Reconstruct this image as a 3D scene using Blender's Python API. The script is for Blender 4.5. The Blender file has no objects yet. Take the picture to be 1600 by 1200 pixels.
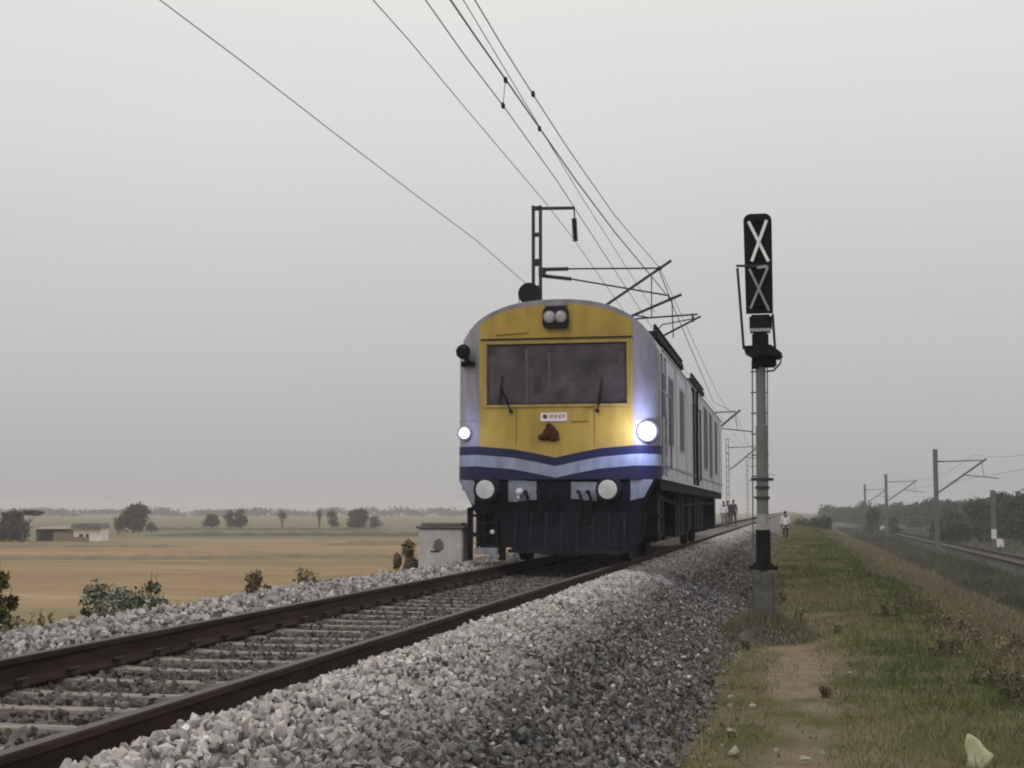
import bpy, bmesh, math, random
import numpy as np
from mathutils import Vector, Matrix, Euler
PI = math.pi
random.seed(7)
RNG = np.random.default_rng(11)
scn = bpy.context.scene
COL = scn.collection

# ------------------------------------------------------------------ camera
F_PX, PSI, HC = 2250.0, math.radians(11.02), 0.86
TH = math.atan(197 / F_PX)
cam_d = bpy.data.cameras.new('camera')
cam_d.sensor_width = 36
cam_d.lens = F_PX / 1600 * 36
cam_d.clip_start = 0.1
cam_d.clip_end = 6000
cam = bpy.data.objects.new('camera', cam_d)
COL.objects.link(cam)
cam.location = (0, 0, HC)
cam.rotation_euler = (PI / 2 + TH, 0, PSI)
scn.camera = cam
FW = Vector((-math.sin(PSI) * math.cos(TH), math.cos(PSI) * math.cos(TH), math.sin(TH)))
RT = Vector((math.cos(PSI), math.sin(PSI), 0))
UP = RT.cross(FW)


def ray(u, v):
    return FW + RT * ((u - 800) / F_PX) - UP * ((v - 600) / F_PX)


def at_y(u, v, Y):
    """point on the vertical plane y = Y that a survey sighting (u, v) meets"""
    d = ray(u, v)
    t = Y / d.y
    return Vector((d.x * t, Y, HC + d.z * t))


def at_z(u, v, z):
    d = ray(u, v)
    t = (z - HC) / d.z
    return Vector((d.x * t, d.y * t, z))


# ------------------------------------------------------------------ sky
w = bpy.data.worlds.new('World')
scn.world = w
w.use_nodes = True
nt = w.node_tree
nt.nodes.clear()
wo = nt.nodes.new('ShaderNodeOutputWorld')
sky = nt.nodes.new('ShaderNodeTexSky')
sky.sky_type = 'NISHITA'
sky.sun_disc = False
sky.sun_elevation = math.radians(42)
sky.sun_rotation = math.radians(205)
sky.dust_density = 5
b1 = nt.nodes.new('ShaderNodeBackground')
b1.inputs['Strength'].default_value = 0.05
nt.links.new(sky.outputs[0], b1.inputs['Color'])
# overcast cloud layer: brightness rises from the horizon to the zenith
tc = nt.nodes.new('ShaderNodeTexCoord')
sp = nt.nodes.new('ShaderNodeSeparateXYZ')
nt.links.new(tc.outputs['Generated'], sp.inputs[0])
rmp = nt.nodes.new('ShaderNodeValToRGB')
e = rmp.color_ramp.elements
e[0].position = 0.0
e[0].color = (0.425, 0.408, 0.425, 1)
e[1].position = 1.0
e[1].color = (1.15, 1.15, 1.12, 1)
for p_, c_ in ((0.05, (0.500, 0.487, 0.499)), (0.10, (0.565, 0.55, 0.568)), (0.16, (0.625, 0.61, 0.63)), (0.26, (0.745, 0.735, 0.75)), (0.34, (0.80, 0.815, 0.78))):
    q = e.new(p_)
    q.color = (*c_, 1)
nt.links.new(sp.outputs['Z'], rmp.inputs[0])
ns = nt.nodes.new('ShaderNodeTexNoise')
ns.inputs['Scale'].default_value = 2.2
ns.inputs['Detail'].default_value = 2
nt.links.new(tc.outputs['Generated'], ns.inputs['Vector'])
mr = nt.nodes.new('ShaderNodeMapRange')
mr.inputs['To Min'].default_value = 0.94
mr.inputs['To Max'].default_value = 1.06
nt.links.new(ns.outputs[0], mr.inputs[0])
b2 = nt.nodes.new('ShaderNodeBackground')
nt.links.new(rmp.outputs[0], b2.inputs['Color'])
nt.links.new(mr.outputs[0], b2.inputs['Strength'])
mx = nt.nodes.new('ShaderNodeMixShader')
mx.inputs[0].default_value = 0.95
nt.links.new(b1.outputs[0], mx.inputs[1])
nt.links.new(b2.outputs[0], mx.inputs[2])
nt.links.new(mx.outputs[0], wo.inputs['Surface'])

sun_d = bpy.data.lights.new('sun', 'SUN')
sun_d.energy = 0.5
sun_d.angle = math.radians(25)
sun_d.color = (1, 0.96, 0.9)
sun = bpy.data.objects.new('sun', sun_d)
COL.objects.link(sun)
sun.rotation_euler = (math.radians(48), 0, math.radians(180 - 205))

vs = scn.view_settings
vs.view_transform = 'Standard'
vs.look = 'None'
vs.exposure = 0.0
vs.gamma = 1
vs.use_curve_mapping = False
scn.cycles.max_bounces = 8
scn.cycles.volume_bounces = 1
scn.cycles.filter_width = 2.0


# ------------------------------------------------------------------ materials
def lin(c):
    return tuple(((x / 255) / 12.92 if x / 255 <= .04045 else ((x / 255 + .055) / 1.055) ** 2.4) for x in c)


def mat(name, col, col2=None, scale=6.0, rough=0.8, metal=0.0, bump=0.0, bscale=None, detail=4, spec=0.5,
        stretch=None, coord='Object', lo=0.35, hi=0.65):
    m = bpy.data.materials.new(name)
    m.use_nodes = True
    t = m.node_tree
    bs = t.nodes['Principled BSDF']
    bs.inputs['Roughness'].default_value = rough
    bs.inputs['Metallic'].default_value = metal
    bs.inputs['Specular IOR Level'].default_value = spec
    co = t.nodes.new('ShaderNodeTexCoord')
    mp = t.nodes.new('ShaderNodeMapping')
    if stretch:
        mp.inputs['Scale'].default_value = stretch
    t.links.new(co.outputs[coord], mp.inputs[0])
    n = t.nodes.new('ShaderNodeTexNoise')
    n.inputs['Scale'].default_value = scale
    n.inputs['Detail'].default_value = detail
    n.inputs['Roughness'].default_value = 0.6
    t.links.new(mp.outputs[0], n.inputs['Vector'])
    r = t.nodes.new('ShaderNodeValToRGB')
    r.color_ramp.elements[0].position = lo
    r.color_ramp.elements[1].position = hi
    c2 = col2 if col2 else tuple(x * 0.78 for x in col)
    r.color_ramp.elements[0].color = (*c2, 1)
    r.color_ramp.elements[1].color = (*col, 1)
    t.links.new(n.outputs[0], r.inputs[0])
    t.links.new(r.outputs[0], bs.inputs['Base Color'])
    if bump:
        n2 = t.nodes.new('ShaderNodeTexNoise')
        n2.inputs['Scale'].default_value = bscale or scale * 4
        n2.inputs['Detail'].default_value = 5
        t.links.new(mp.outputs[0], n2.inputs['Vector'])
        bp = t.nodes.new('ShaderNodeBump')
        bp.inputs['Strength'].default_value = bump
        bp.inputs['Distance'].default_value = 0.02
        t.links.new(n2.outputs[0], bp.inputs['Height'])
        t.links.new(bp.outputs[0], bs.inputs['Normal'])
    return m


def emis(name, col, st):
    m = bpy.data.materials.new(name)
    m.use_nodes = True
    b = m.node_tree.nodes['Principled BSDF']
    b.inputs['Base Color'].default_value = (.8, .8, .8, 1)
    b.inputs['Emission Color'].default_value = (*col, 1)
    b.inputs['Emission Strength'].default_value = st
    return m


def leaf_mat(name, attr='tint', rough=0.7):
    m = bpy.data.materials.new(name)
    m.use_nodes = True
    t = m.node_tree
    b = t.nodes['Principled BSDF']
    a = t.nodes.new('ShaderNodeAttribute')
    a.attribute_name = attr
    t.links.new(a.outputs['Color'], b.inputs['Base Color'])
    b.inputs['Roughness'].default_value = rough
    b.inputs['Specular IOR Level'].default_value = 0.2
    return m


M = dict(
    rust=mat('rail_rust', (.026, .017, .013), (.055, .034, .025), 9, .9, spec=.15, bump=.4, bscale=60, stretch=(1, .15, 1)),
    railtop=mat('rail_head', (.085, .070, .062), (.045, .036, .032), 5, .6, .2, stretch=(4, .1, 1)),
    sleeper=mat('sleeper_concrete', (.32, .28, .245), (.14, .118, .10), 5, .9, bump=.4, bscale=70, coord='Generated'),
    clip=mat('clip_iron', (.05, .035, .03), None, 20, .8),
    yellow=mat('train_yellow', (.44, .30, .055), (.31, .20, .042), 2.8, .5, spec=.3, lo=.30, hi=.58, detail=9, stretch=(1.3, 1, .45)),
    yframe=mat('window_surround_yellow', (.40, .30, .085), (.29, .21, .06), 4, .5, spec=.3),
    grey=mat('train_grey', (.285, .275, .312), (.165, .155, .18), 3.0, .5, spec=.3, lo=.3, hi=.6, detail=9, stretch=(1.2, 1, .35)),
    white=mat('train_side_grey', (.56, .545, .61), (.33, .315, .36), 2.2, .5, spec=.3, detail=8, stretch=(2, 1, .22), lo=.3, hi=.6),
    roof=mat('train_roof', (.30, .295, .32), (.19, .185, .2), 2.0, .7),
    navy=mat('train_navy', (.012, .015, .068), (.020, .019, .040), 5, .5, spec=.25, detail=7),
    pale=mat('train_pale_blue', (.31, .345, .44), (.20, .225, .30), 5, .5, spec=.3, detail=7, stretch=(1, 1, .4)),
    black=mat('underframe_black', (.006, .006, .014), (.012, .010, .014), 4, .8, bump=.2, spec=.12),
    dgrey=mat('underframe_grime', (.026, .024, .030), (.012, .011, .014), 5, .85, bump=.3, spec=.15),
    steel=mat('worn_steel', (.30, .29, .29), (.16, .14, .13), 9, .45, .5),
    silver=mat('silver_panel', (.27, .285, .34), (.17, .18, .22), 6, .5, .1),
    bufface=mat('buffer_face', (.62, .64, .66), (.50, .50, .52), 8, .5),
    rubber=mat('rubber', (.008, .008, .009), None, 8, .8, spec=.15),
    cabin=mat('cabin_lining', (.10, .08, .075), (.06, .048, .048), 2, .8),
    cabpost=mat('cabin_post', (.85, .85, .88), None, 3, .6),
    horn=mat('brown_socket', (.10, .024, .010), (.035, .010, .007), 22, .85, spec=.2, bump=.8),
    plate=mat('plate_white', (.72, .68, .66), (.62, .56, .54), 8, .5),
    print_r=mat('plate_print', (.55, .28, .26), None, 8, .6),
    print_d=mat('plate_mark', (.06, .04, .05), None, 8, .6),
    winside=mat('side_window', (.045, .043, .058), (.025, .024, .034), 2, .5, spec=.25),
    sigblack=mat('signal_black', (.007, .007, .008), (.012, .011, .012), 5, .8, spec=.12),
    sigwhite=mat('signal_white', (.86, .86, .86), (.74, .74, .75), 12, .55),
    siggrey=mat('signal_grey_strip', (.32, .32, .33), (.22, .22, .23), 12, .6),
    mast=mat('mast_grey', (.155, .155, .145), (.10, .10, .09), 6, .6, bump=.2, stretch=(1, 1, .4)),
    mastw=mat('mast_white_band', (.33, .33, .31), (.22, .22, .20), 9, .7),
    ohe=mat('overhead_steel', (.05, .048, .052), (.03, .028, .03), 5, .8, spec=.2),
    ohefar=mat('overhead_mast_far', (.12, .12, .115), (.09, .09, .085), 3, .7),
    insul=mat('insulator_brown', (.02, .014, .014), None, 5, .3),
    wire=mat('wire_copper', (.20, .20, .20), (.15, .15, .145), 5, .7, spec=.2),
    conc=mat('concrete', (.34, .33, .31), (.24, .23, .21), 4, .9, bump=.4, bscale=30),
    concd=mat('concrete_dirty', (.14, .132, .118), (.06, .058, .045), 6, .95, bump=.5, bscale=30),
    boxw=mat('whitewash', (.60, .58, .57), (.46, .43, .42), 3.5, .85, bump=.2, bscale=20),
    boxcap=mat('box_cap', (.20, .20, .185), (.13, .13, .12), 6, .9),
    hutw=mat('hut_whitewash', (.80, .77, .68), (.68, .64, .55), 1.2, .9),
    hutroof=mat('hut_roof', (.16, .17, .16), (.10, .11, .10), 1.5, .9),
    shedroof=mat('shed_roof', (.62, .58, .56), (.48, .45, .44), 1.5, .9),
    mudwall=mat('mud_wall', (.30, .23, .17), (.22, .17, .12), 1.5, .95),
    dark=mat('opening_shade', (.02, .018, .016), None, 2, .9),
    bark=mat('bark', (.10, .08, .065), (.06, .05, .04), 6, .95, bump=.5),
    stem=mat('dry_stem', (.20, .15, .095), (.12, .09, .06), 9, .95),
    leaf=leaf_mat('leaves'),
    grass=leaf_mat('grass_blades'),
    skin=mat('skin', (.10, .06, .042), None, 4, .6),
    hair=mat('hair', (.012, .010, .010), None, 4, .6),
    shirt_w=mat('shirt_white', (.70, .70, .70), (.6, .6, .6), 8, .9),
    shirt_d=mat('shirt_dark', (.035, .032, .045), None, 8, .9),
    trouser=mat('trousers_dark', (.03, .03, .035), None, 8, .9),
    trouser_b=mat('trousers_grey', (.14, .13, .14), None, 8, .9),
    bigleaf=mat('pale_leaf', (.56, .56, .37), (.38, .39, .22), 9, .7),
    scrap=mat('pale_scrap', (.40, .40, .33), (.26, .26, .20), 9, .8),
)


# ------------------------------------------------------------------ mesh helpers
class MB:
    def __init__(s):
        s.v, s.f, s.m = [], [], []

    def add(s, vs_, fs_, mi=0):
        b = len(s.v)
        s.v += [tuple(p) for p in vs_]
        s.f += [tuple(b + i for i in f) for f in fs_]
        s.m += [mi] * len(fs_)
        return s

    def box(s, x0, x1, y0, y1, z0, z1, mi=0, mtx=None):
        P = [Vector((x, y, z)) for z in (z0, z1) for y in (y0, y1) for x in (x0, x1)]
        if mtx:
            P = [mtx @ p for p in P]
        return s.add(P, [(0, 2, 3, 1), (4, 5, 7, 6), (0, 1, 5, 4), (2, 6, 7, 3), (0, 4, 6, 2), (1, 3, 7, 5)], mi)

    def tube(s, pts, r, n=8, mi=0, cap=True):
        pts = [Vector(p) for p in pts]
        rs = r if isinstance(r, (list, tuple)) else [r] * len(pts)
        rings = []
        for i, p in enumerate(pts):
            d = (pts[min(i + 1, len(pts) - 1)] - pts[max(i - 1, 0)]).normalized()
            a = d.cross(Vector((0, 0, 1)) if abs(d.z) < .9 else Vector((1, 0, 0))).normalized()
            b = d.cross(a)
            rings.append([p + a * (rs[i] * math.cos(2 * PI * k / n)) + b * (rs[i] * math.sin(2 * PI * k / n)) for k in range(n)])
        V = [q for rr in rings for q in rr]
        Fc = []
        for i in range(len(pts) - 1):
            for k in range(n):
                k2 = (k + 1) % n
                Fc.append((i * n + k, i * n + k2, (i + 1) * n + k2, (i + 1) * n + k))
        if cap:
            Fc.append(tuple(range(n))[::-1])
            Fc.append(tuple((len(pts) - 1) * n + k for k in range(n)))
        return s.add(V, Fc, mi)

    def bar(s, p, q, wd, th, mi=0, up=(0, 0, 1)):
        p, q = Vector(p), Vector(q)
        d = (q - p)
        L = d.length
        d.normalize()
        a = d.cross(Vector(up))
        if a.length < .01:
            a = d.cross(Vector((0, 1, 0)))
        a.normalize()
        b = a.cross(d)
        V = []
        for t in (p, q):
            for i, j in ((-1, -1), (1, -1), (1, 1), (-1, 1)):
                V.append(t + a * (i * wd / 2) + b * (j * th / 2))
        return s.add(V, [(0, 1, 2, 3), (7, 6, 5, 4), (0, 4, 5, 1), (1, 5, 6, 2), (2, 6, 7, 3), (3, 7, 4, 0)], mi)

    def lathe(s, prof, c, axis='z', n=16, mi=0):
        """prof: (radius, height) pairs along the axis from c"""
        c = Vector(c)
        A = {'z': (Vector((1, 0, 0)), Vector((0, 1, 0)), Vector((0, 0, 1))),
             'y': (Vector((1, 0, 0)), Vector((0, 0, 1)), Vector((0, -1, 0))),
             'x': (Vector((0, 1, 0)), Vector((0, 0, 1)), Vector((1, 0, 0)))}[axis]
        V, Fc = [], []
        for r, h in prof:
            for k in range(n):
                V.append(c + A[0] * (r * math.cos(2 * PI * k / n)) + A[1] * (r * math.sin(2 * PI * k / n)) + A[2] * h)
        for i in range(len(prof) - 1):
            for k in range(n):
                k2 = (k + 1) % n
                Fc.append((i * n + k, i * n + k2, (i + 1) * n + k2, (i + 1) * n + k))
        Fc.append(tuple(range(n))[::-1])
        Fc.append(tuple((len(prof) - 1) * n + k for k in range(n)))
        return s.add(V, Fc, mi)

    def prism(s, poly, y0, y1, mi=0):
        """polygon in (x, z) extruded along y"""
        n = len(poly)
        V = [(x, y0, z) for x, z in poly] + [(x, y1, z) for x, z in poly]
        Fc = [tuple(range(n)), tuple(range(n, 2 * n))[::-1]] + [(i, n + i, n + (i + 1) % n, (i + 1) % n) for i in range(n)]
        return s.add(V, Fc, mi)

    def mesh(s, name, mats, smooth=False, bevel=0):
        me = bpy.data.meshes.new(name)
        me.from_pydata(s.v, [], s.f)
        for m_ in (mats if isinstance(mats, (list, tuple)) else [mats]):
            me.materials.append(m_)
        me.polygons.foreach_set('material_index', s.m)
        bm = bmesh.new()
        bm.from_mesh(me)
        bmesh.ops.recalc_face_normals(bm, faces=bm.faces)
        if bevel:
            bmesh.ops.bevel(bm, geom=[e_ for e_ in bm.edges if e_.is_manifold and e_.calc_face_angle(0) > .5], offset=bevel, segments=2,
                            affect='EDGES', clamp_overlap=True)
        bm.to_mesh(me)
        bm.free()
        if smooth:
            me.shade_smooth()
            me.set_sharp_from_angle(angle=math.radians(38))
        me.update()
        return me

    def obj(s, name, mats, parent=None, smooth=False, bevel=0, **kw):
        return link(name, s.mesh(name, mats, smooth, bevel), parent, **kw)


def link(name, data, parent=None, label=None, cat=None, group=None, kind=None, loc=None, rz=0):
    o = bpy.data.objects.new(name, data)
    COL.objects.link(o)
    if parent:
        o.parent = parent
    if loc is not None:
        o.location = loc
    if rz:
        o.rotation_euler = (0, 0, rz)
    return tag(o, label, cat, group, kind)


def tag(o, label=None, cat=None, group=None, kind=None):
    if label:
        o['label'] = label
    if cat:
        o['category'] = cat
    if group:
        o['group'] = group
    if kind:
        o['kind'] = kind
    return o


def empty(name, loc, rz=0, **kw):
    return link(name, None, loc=loc, rz=rz, **kw)


def np_mesh(name, V, nper, material, tint=None):
    """V: (n, nper, 3) array of separate faces"""
    n = V.shape[0]
    me = bpy.data.meshes.new(name)
    me.vertices.add(n * nper)
    me.vertices.foreach_set('co', V.reshape(-1).astype(np.float32))
    me.loops.add(n * nper)
    me.loops.foreach_set('vertex_index', np.arange(n * nper, dtype=np.int32))
    me.polygons.add(n)
    me.polygons.foreach_set('loop_start', np.arange(0, n * nper, nper, dtype=np.int32))
    me.update(calc_edges=True)
    me.materials.append(material)
    if tint is not None:
        a = me.attributes.new('tint', 'FLOAT_COLOR', 'POINT')
        c = np.ones((n, nper, 4), np.float32)
        c[:, :, :3] = tint[:, None, :]
        a.data.foreach_set('color', c.reshape(-1))
    me.validate()
    return me


def vnoise(x, y, seed=0):
    """smooth value noise on numpy arrays, 0..1"""
    x = np.asarray(x, float)
    y = np.asarray(y, float)
    xi, yi = np.floor(x).astype(np.int64), np.floor(y).astype(np.int64)
    fx, fy = x - xi, y - yi
    fx, fy = fx * fx * (3 - 2 * fx), fy * fy * (3 - 2 * fy)

    def h(a, b):
        k = (a * 374761393 + b * 668265263 + seed * 1442695041) & 0xffffffff
        k = ((k ^ (k >> 13)) * 1274126177) & 0xffffffff
        return ((k ^ (k >> 16)) & 0xffff) / 65535.0
    return (h(xi, yi) * (1 - fx) + h(xi + 1, yi) * fx) * (1 - fy) + (h(xi, yi + 1) * (1 - fx) + h(xi + 1, yi + 1) * fx) * fy


# ------------------------------------------------------------------ terrain
TX = -3.65                      # centre line of the track
RG = 0.87                       # half distance between rail centres
T2 = 12.6                       # centre line of the second track
GX = [-3000, -11, -7.6, -7.0, -0.8, 1.9, 3.2, 6.5, 10.3, 11.0, 14.2, 15.0, 3000]
GZ = [-2.5, -2.5, -1.0, -0.92, -0.86, -0.84, -1.25, -2.45, -2.5, -2.42, -2.42, -2.5, -2.5]


def ground_z(X, Y):
    X = np.asarray(X, float)
    Y = np.asarray(Y, float)
    z = np.interp(X, GX, GZ)
    amp = np.interp(X, [-20, -8, -1, 2, 6, 10, 16, 60], [.10, .05, .03, .05, .16, .05, .05, .25])
    return z + amp * (vnoise(X * .9 + 3, Y * .7, 1) - .5) + .4 * amp * (vnoise(X * 3.1, Y * 2.7, 2) - .5)


def grid_mesh(name, xs, ys, zf, m):
    XX, YY = np.meshgrid(xs, ys)
    ZZ = zf(XX, YY)
    V = np.stack([XX, YY, ZZ], -1).reshape(-1, 3)
    nx, ny = len(xs), len(ys)
    i = np.arange(nx - 1)[None, :] + nx * np.arange(ny - 1)[:, None]
    Fq = np.stack([i, i + 1, i + 1 + nx, i + nx], -1).reshape(-1, 4)
    me = bpy.data.meshes.new(name)
    me.from_pydata(V.tolist(), [], Fq.tolist())
    me.materials.append(m)
    me.shade_smooth()
    return me


def ground_mat():
    m = bpy.data.materials.new('ground_soil')
    m.use_nodes = True
    t = m.node_tree
    L = t.links.new
    bs = t.nodes['Principled BSDF']
    bs.inputs['Roughness'].default_value = .95
    bs.inputs['Specular IOR Level'].default_value = .1
    geo = t.nodes.new('ShaderNodeNewGeometry')
    sx = t.nodes.new('ShaderNodeSeparateXYZ')
    L(geo.outputs['Position'], sx.inputs[0])

    def noise(scale, det=4, st=(1, 1, 1), rot=0, rough=.6):
        mp = t.nodes.new('ShaderNodeMapping')
        mp.inputs['Scale'].default_value = st
        mp.inputs['Rotation'].default_value = (0, 0, rot)
        L(geo.outputs['Position'], mp.inputs[0])
        n = t.nodes.new('ShaderNodeTexNoise')
        n.inputs['Scale'].default_value = scale
        n.inputs['Detail'].default_value = det
        n.inputs['Roughness'].default_value = rough
        L(mp.outputs[0], n.inputs['Vector'])
        return n.outputs[0]

    def math_(op, a, b=None):
        n = t.nodes.new('ShaderNodeMath')
        n.operation = op
        for i, x in enumerate((a, b)):
            if x is None:
                continue
            if isinstance(x, (int, float)):
                n.inputs[i].default_value = x
            else:
                L(x, n.inputs[i])
        return n.outputs[0]

    def step(x, a, b):
        n = t.nodes.new('ShaderNodeMapRange')
        n.interpolation_type = 'SMOOTHSTEP'
        n.inputs['From Min'].default_value = a
        n.inputs['From Max'].default_value = b
        L(x, n.inputs[0])
        return n.outputs[0]

    def mix(f, a, b):
        n = t.nodes.new('ShaderNodeMix')
        n.data_type = 'RGBA'
        L(f, n.inputs['Factor'])
        for nm, x in (('A', a), ('B', b)):
            sk = [s_ for s_ in n.inputs if s_.name == nm and s_.type == 'RGBA'][0]
            if isinstance(x, tuple):
                sk.default_value = (*x, 1)
            else:
                L(x, sk)
        return [s_ for s_ in n.outputs if s_.type == 'RGBA'][0]

    X = sx.outputs['X']
    wob = math_('MULTIPLY', math_('SUBTRACT', noise(.5, 4), .5), 1.6)
    Xw = math_('ADD', X, wob)
    # left: harvested fields in strips
    # strips of stubble run across the view line; noise squeezed along that line
    r = -PSI
    f1 = noise(.02, 4, (.35, 3.2, 1), r)
    f2 = noise(.05, 5, (.3, 2.2, 1), r)
    f3 = noise(.35, 8, (.6, 1.8, 1), r, .75)
    fld = mix(step(f1, .42, .60), (.31, .200, .108), (.225, .180, .090))
    fld = mix(step(f2, .48, .68), fld, (.36, .26, .155))
    fld = mix(math_('MULTIPLY', step(f3, .46, .66), .65), fld, (.16, .115, .068))
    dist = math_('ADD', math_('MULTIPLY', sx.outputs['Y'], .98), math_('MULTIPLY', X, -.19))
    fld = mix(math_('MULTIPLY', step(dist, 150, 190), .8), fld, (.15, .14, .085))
    # cess grass and path
    g1 = noise(1.3, 5)
    g2 = noise(7, 5)
    gr = mix(step(g1, .42, .58), (.078, .080, .032), (.140, .115, .068))
    gr = mix(math_('MULTIPLY', step(g2, .4, .7), .6), gr, (.07, .072, .035))
    pth = mix(step(noise(5, 6), .35, .65), (.165, .128, .088), (.215, .168, .118))
    pm = math_('MULTIPLY', step(Xw, -.55, -.1), math_('SUBTRACT', 1.0, step(Xw, .25, .75)))
    pm = math_('MULTIPLY', pm, step(noise(1.1, 4, (1, .4, 1)), .36, .52))
    pm = math_('MULTIPLY', pm, math_('SUBTRACT', 1.0, step(sx.outputs['Y'], 24, 34)))
    gr = mix(pm, gr, pth)
    # dry slope and dull flat right of it
    sl = mix(step(g1, .4, .6), (.15, .115, .08), (.10, .085, .055))
    gr = mix(step(Xw, 1.9, 2.8), gr, sl)
    fl = mix(step(noise(.25, 5, (1, .5, 1)), .4, .6), (.060, .064, .042), (.10, .098, .075))
    gr = mix(step(Xw, 5.0, 7.5), gr, fl)
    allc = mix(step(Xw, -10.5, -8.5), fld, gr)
    L(allc, bs.inputs['Base Color'])
    bp = t.nodes.new('ShaderNodeBump')
    bp.inputs['Strength'].default_value = .7
    bp.inputs['Distance'].default_value = .04
    L(noise(14, 6), bp.inputs['Height'])
    L(bp.outputs[0], bs.inputs['Normal'])
    return m


xs = np.concatenate([-np.geomspace(1500, 12, 34), np.arange(-11.5, -6, .35), np.arange(-5.9, -.9, 1.0), np.arange(-.9, 16, .16), np.geomspace(16.3, 1500, 50)])
ys = np.concatenate([[-60, -30, -10, 0], np.arange(4, 45, .22), np.geomspace(45.5, 1600, 90)])
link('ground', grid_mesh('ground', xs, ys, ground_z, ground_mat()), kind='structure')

# low earth bunds between the fields
for i, (u0, u1, v, hgt, dk) in enumerate(((215, 900, 838, .55, 1), (-60, 470, 874, .28, 0), (330, 720, 872, .3, 0),
                                         (500, 1000, 852, .45, 0), (-80, 300, 856, .3, 0), (200, 620, 829, .5, 1))):
    a, b = at_z(u0, v, -2.5), at_z(u1, v, -2.5)
    n = 60
    bm_ = MB()
    V, Fc = [], []
    for k in range(n + 1):
        p = a.lerp(b, k / n)
        tdir = (b - a).normalized()
        nd = Vector((-tdir.y, tdir.x, 0))
        tap = min(1, k / 6, (n - k) / 6)
        hh = hgt * tap * random.uniform(.75, 1.15)
        off = random.uniform(-.15, .15)
        for s_, z_ in ((-1.3, -.05), (-.5, .8), (.4, 1.0), (1.3, -.05)):
            q = p + nd * (s_ * 1.1 + off)
            V.append((q.x, q.y, -2.5 + hh * z_ if z_ > 0 else -2.62))
    for k in range(n):
        for j in range(3):
            Fc.append((4 * k + j, 4 * k + j + 1, 4 * k + 5 + j, 4 * k + 4 + j))
    bm_.add(V, Fc)
    bm_.obj('field_bund', mat('bund_grass' if dk else 'bund_soil', (.10, .098, .05) if dk else (.20, .155, .085),
                              (.07, .068, .035) if dk else (.14, .11, .06), .8, .95), smooth=True, kind='structure')

# ------------------------------------------------------------------ ballast
BX = [-7.1, -6.5, -5.75, -5.4, -4.95, -4.64, -4.42, -2.95, -2.72, -2.55, -2.35, -1.9, -1.3, -.75, -.5]
BZ = [-1.05, -.80, -.10, -.015, -.05, -.145, -.205, -.205, -.135, -.085, -.10, -.30, -.60, -.86, -.96]


def ballast_z(X, Y):
    X = np.asarray(X, float)
    Y = np.asarray(Y, float)
    Xs = X + .22 * (vnoise(Y * .45, X * 0 + 5, 5) - .5) * (np.abs(X - TX) > 1.5)
    z = np.interp(Xs, BX, BZ)
    out = np.abs(X - TX) > 1.05
    return z + np.where(out, .05, .02) * (vnoise(X * 3, Y * 3, 8) - .5)


def ballast_bed_mat():
    m = mat('ballast_bed', (.20, .18, .17), (.05, .045, .042), 22, .95, bump=1.0, bscale=26, detail=6)
    return m


bxs = np.concatenate([np.arange(-7.1, -4.5, .13), np.arange(-4.5, -2.8, .2), np.arange(-2.8, -.5, .1), [-.5]])
bys = np.concatenate([np.arange(-2, 60, .2), np.geomspace(60.5, 900, 60)])
link('ballast_bed', grid_mesh('ballast_bed', bxs, bys, lambda X, Y: ballast_z(X, Y) - .025, ballast_bed_mat()), kind='structure')
link('ballast_bed', grid_mesh('ballast_bed', np.array([T2 - 2.6, T2 - 1.7, T2 - 1.2, T2 + 1.2, T2 + 1.7, T2 + 2.6]), bys,
                              lambda X, Y: np.interp(np.abs(X - T2), [0, 1.7, 2.6], [-2.16, -2.16, -2.62]) + 0 * Y, mat('weedy_bed', (.055, .056, .040), (.030, .032, .020), 1.5, .95, bump=.8, bscale=20)), kind='structure')


def stone_mat():
    m = bpy.data.materials.new('ballast_stone')
    m.use_nodes = True
    t = m.node_tree
    b = t.nodes['Principled BSDF']
    b.inputs['Roughness'].default_value = .9
    b.inputs['Specular IOR Level'].default_value = .25
    a = t.nodes.new('ShaderNodeAttribute')
    a.attribute_type = 'INSTANCER'
    a.attribute_name = 'shade'
    n = t.nodes.new('ShaderNodeTexNoise')
    n.inputs['Scale'].default_value = 1.6
    n.inputs['Detail'].default_value = 3
    co = t.nodes.new('ShaderNodeTexCoord')
    t.links.new(co.outputs['Object'], n.inputs['Vector'])
    mr_ = t.nodes.new('ShaderNodeMapRange')
    mr_.inputs['To Min'].default_value = .6
    mr_.inputs['To Max'].default_value = 1.35
    t.links.new(n.outputs[0], mr_.inputs[0])
    vm = t.nodes.new('ShaderNodeVectorMath')
    vm.operation = 'SCALE'
    t.links.new(a.outputs['Color'], vm.inputs[0])
    t.links.new(mr_.outputs[0], vm.inputs['Scale'])
    t.links.new(vm.outputs[0], b.inputs['Base Color'])
    return m


STONE = stone_mat()
rock_col = bpy.data.collections.new('stone_shapes')
for k in range(9):
    bm = bmesh.new()
    rr = random.Random(k + 3)
    sc_ = (1.15, rr.uniform(.62, .95), rr.uniform(.42, .75))
    for _ in range(11):      # sharp cornered crushed stone: hull of a few points
        d_ = Vector((rr.gauss(0, 1), rr.gauss(0, 1), rr.gauss(0, 1))).normalized() * rr.uniform(.8, 1.25)
        bm.verts.new((d_.x * sc_[0], d_.y * sc_[1], d_.z * sc_[2]))
    res = bmesh.ops.convex_hull(bm, input=bm.verts)
    bmesh.ops.delete(bm, geom=[g_ for g_ in bm.verts if not g_.link_faces], context='VERTS')
    me = bpy.data.meshes.new('stone')
    bm.to_mesh(me)
    bm.free()
    me.materials.append(STONE)
    rock_col.objects.link(bpy.data.objects.new('stone_%d' % k, me))


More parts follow.
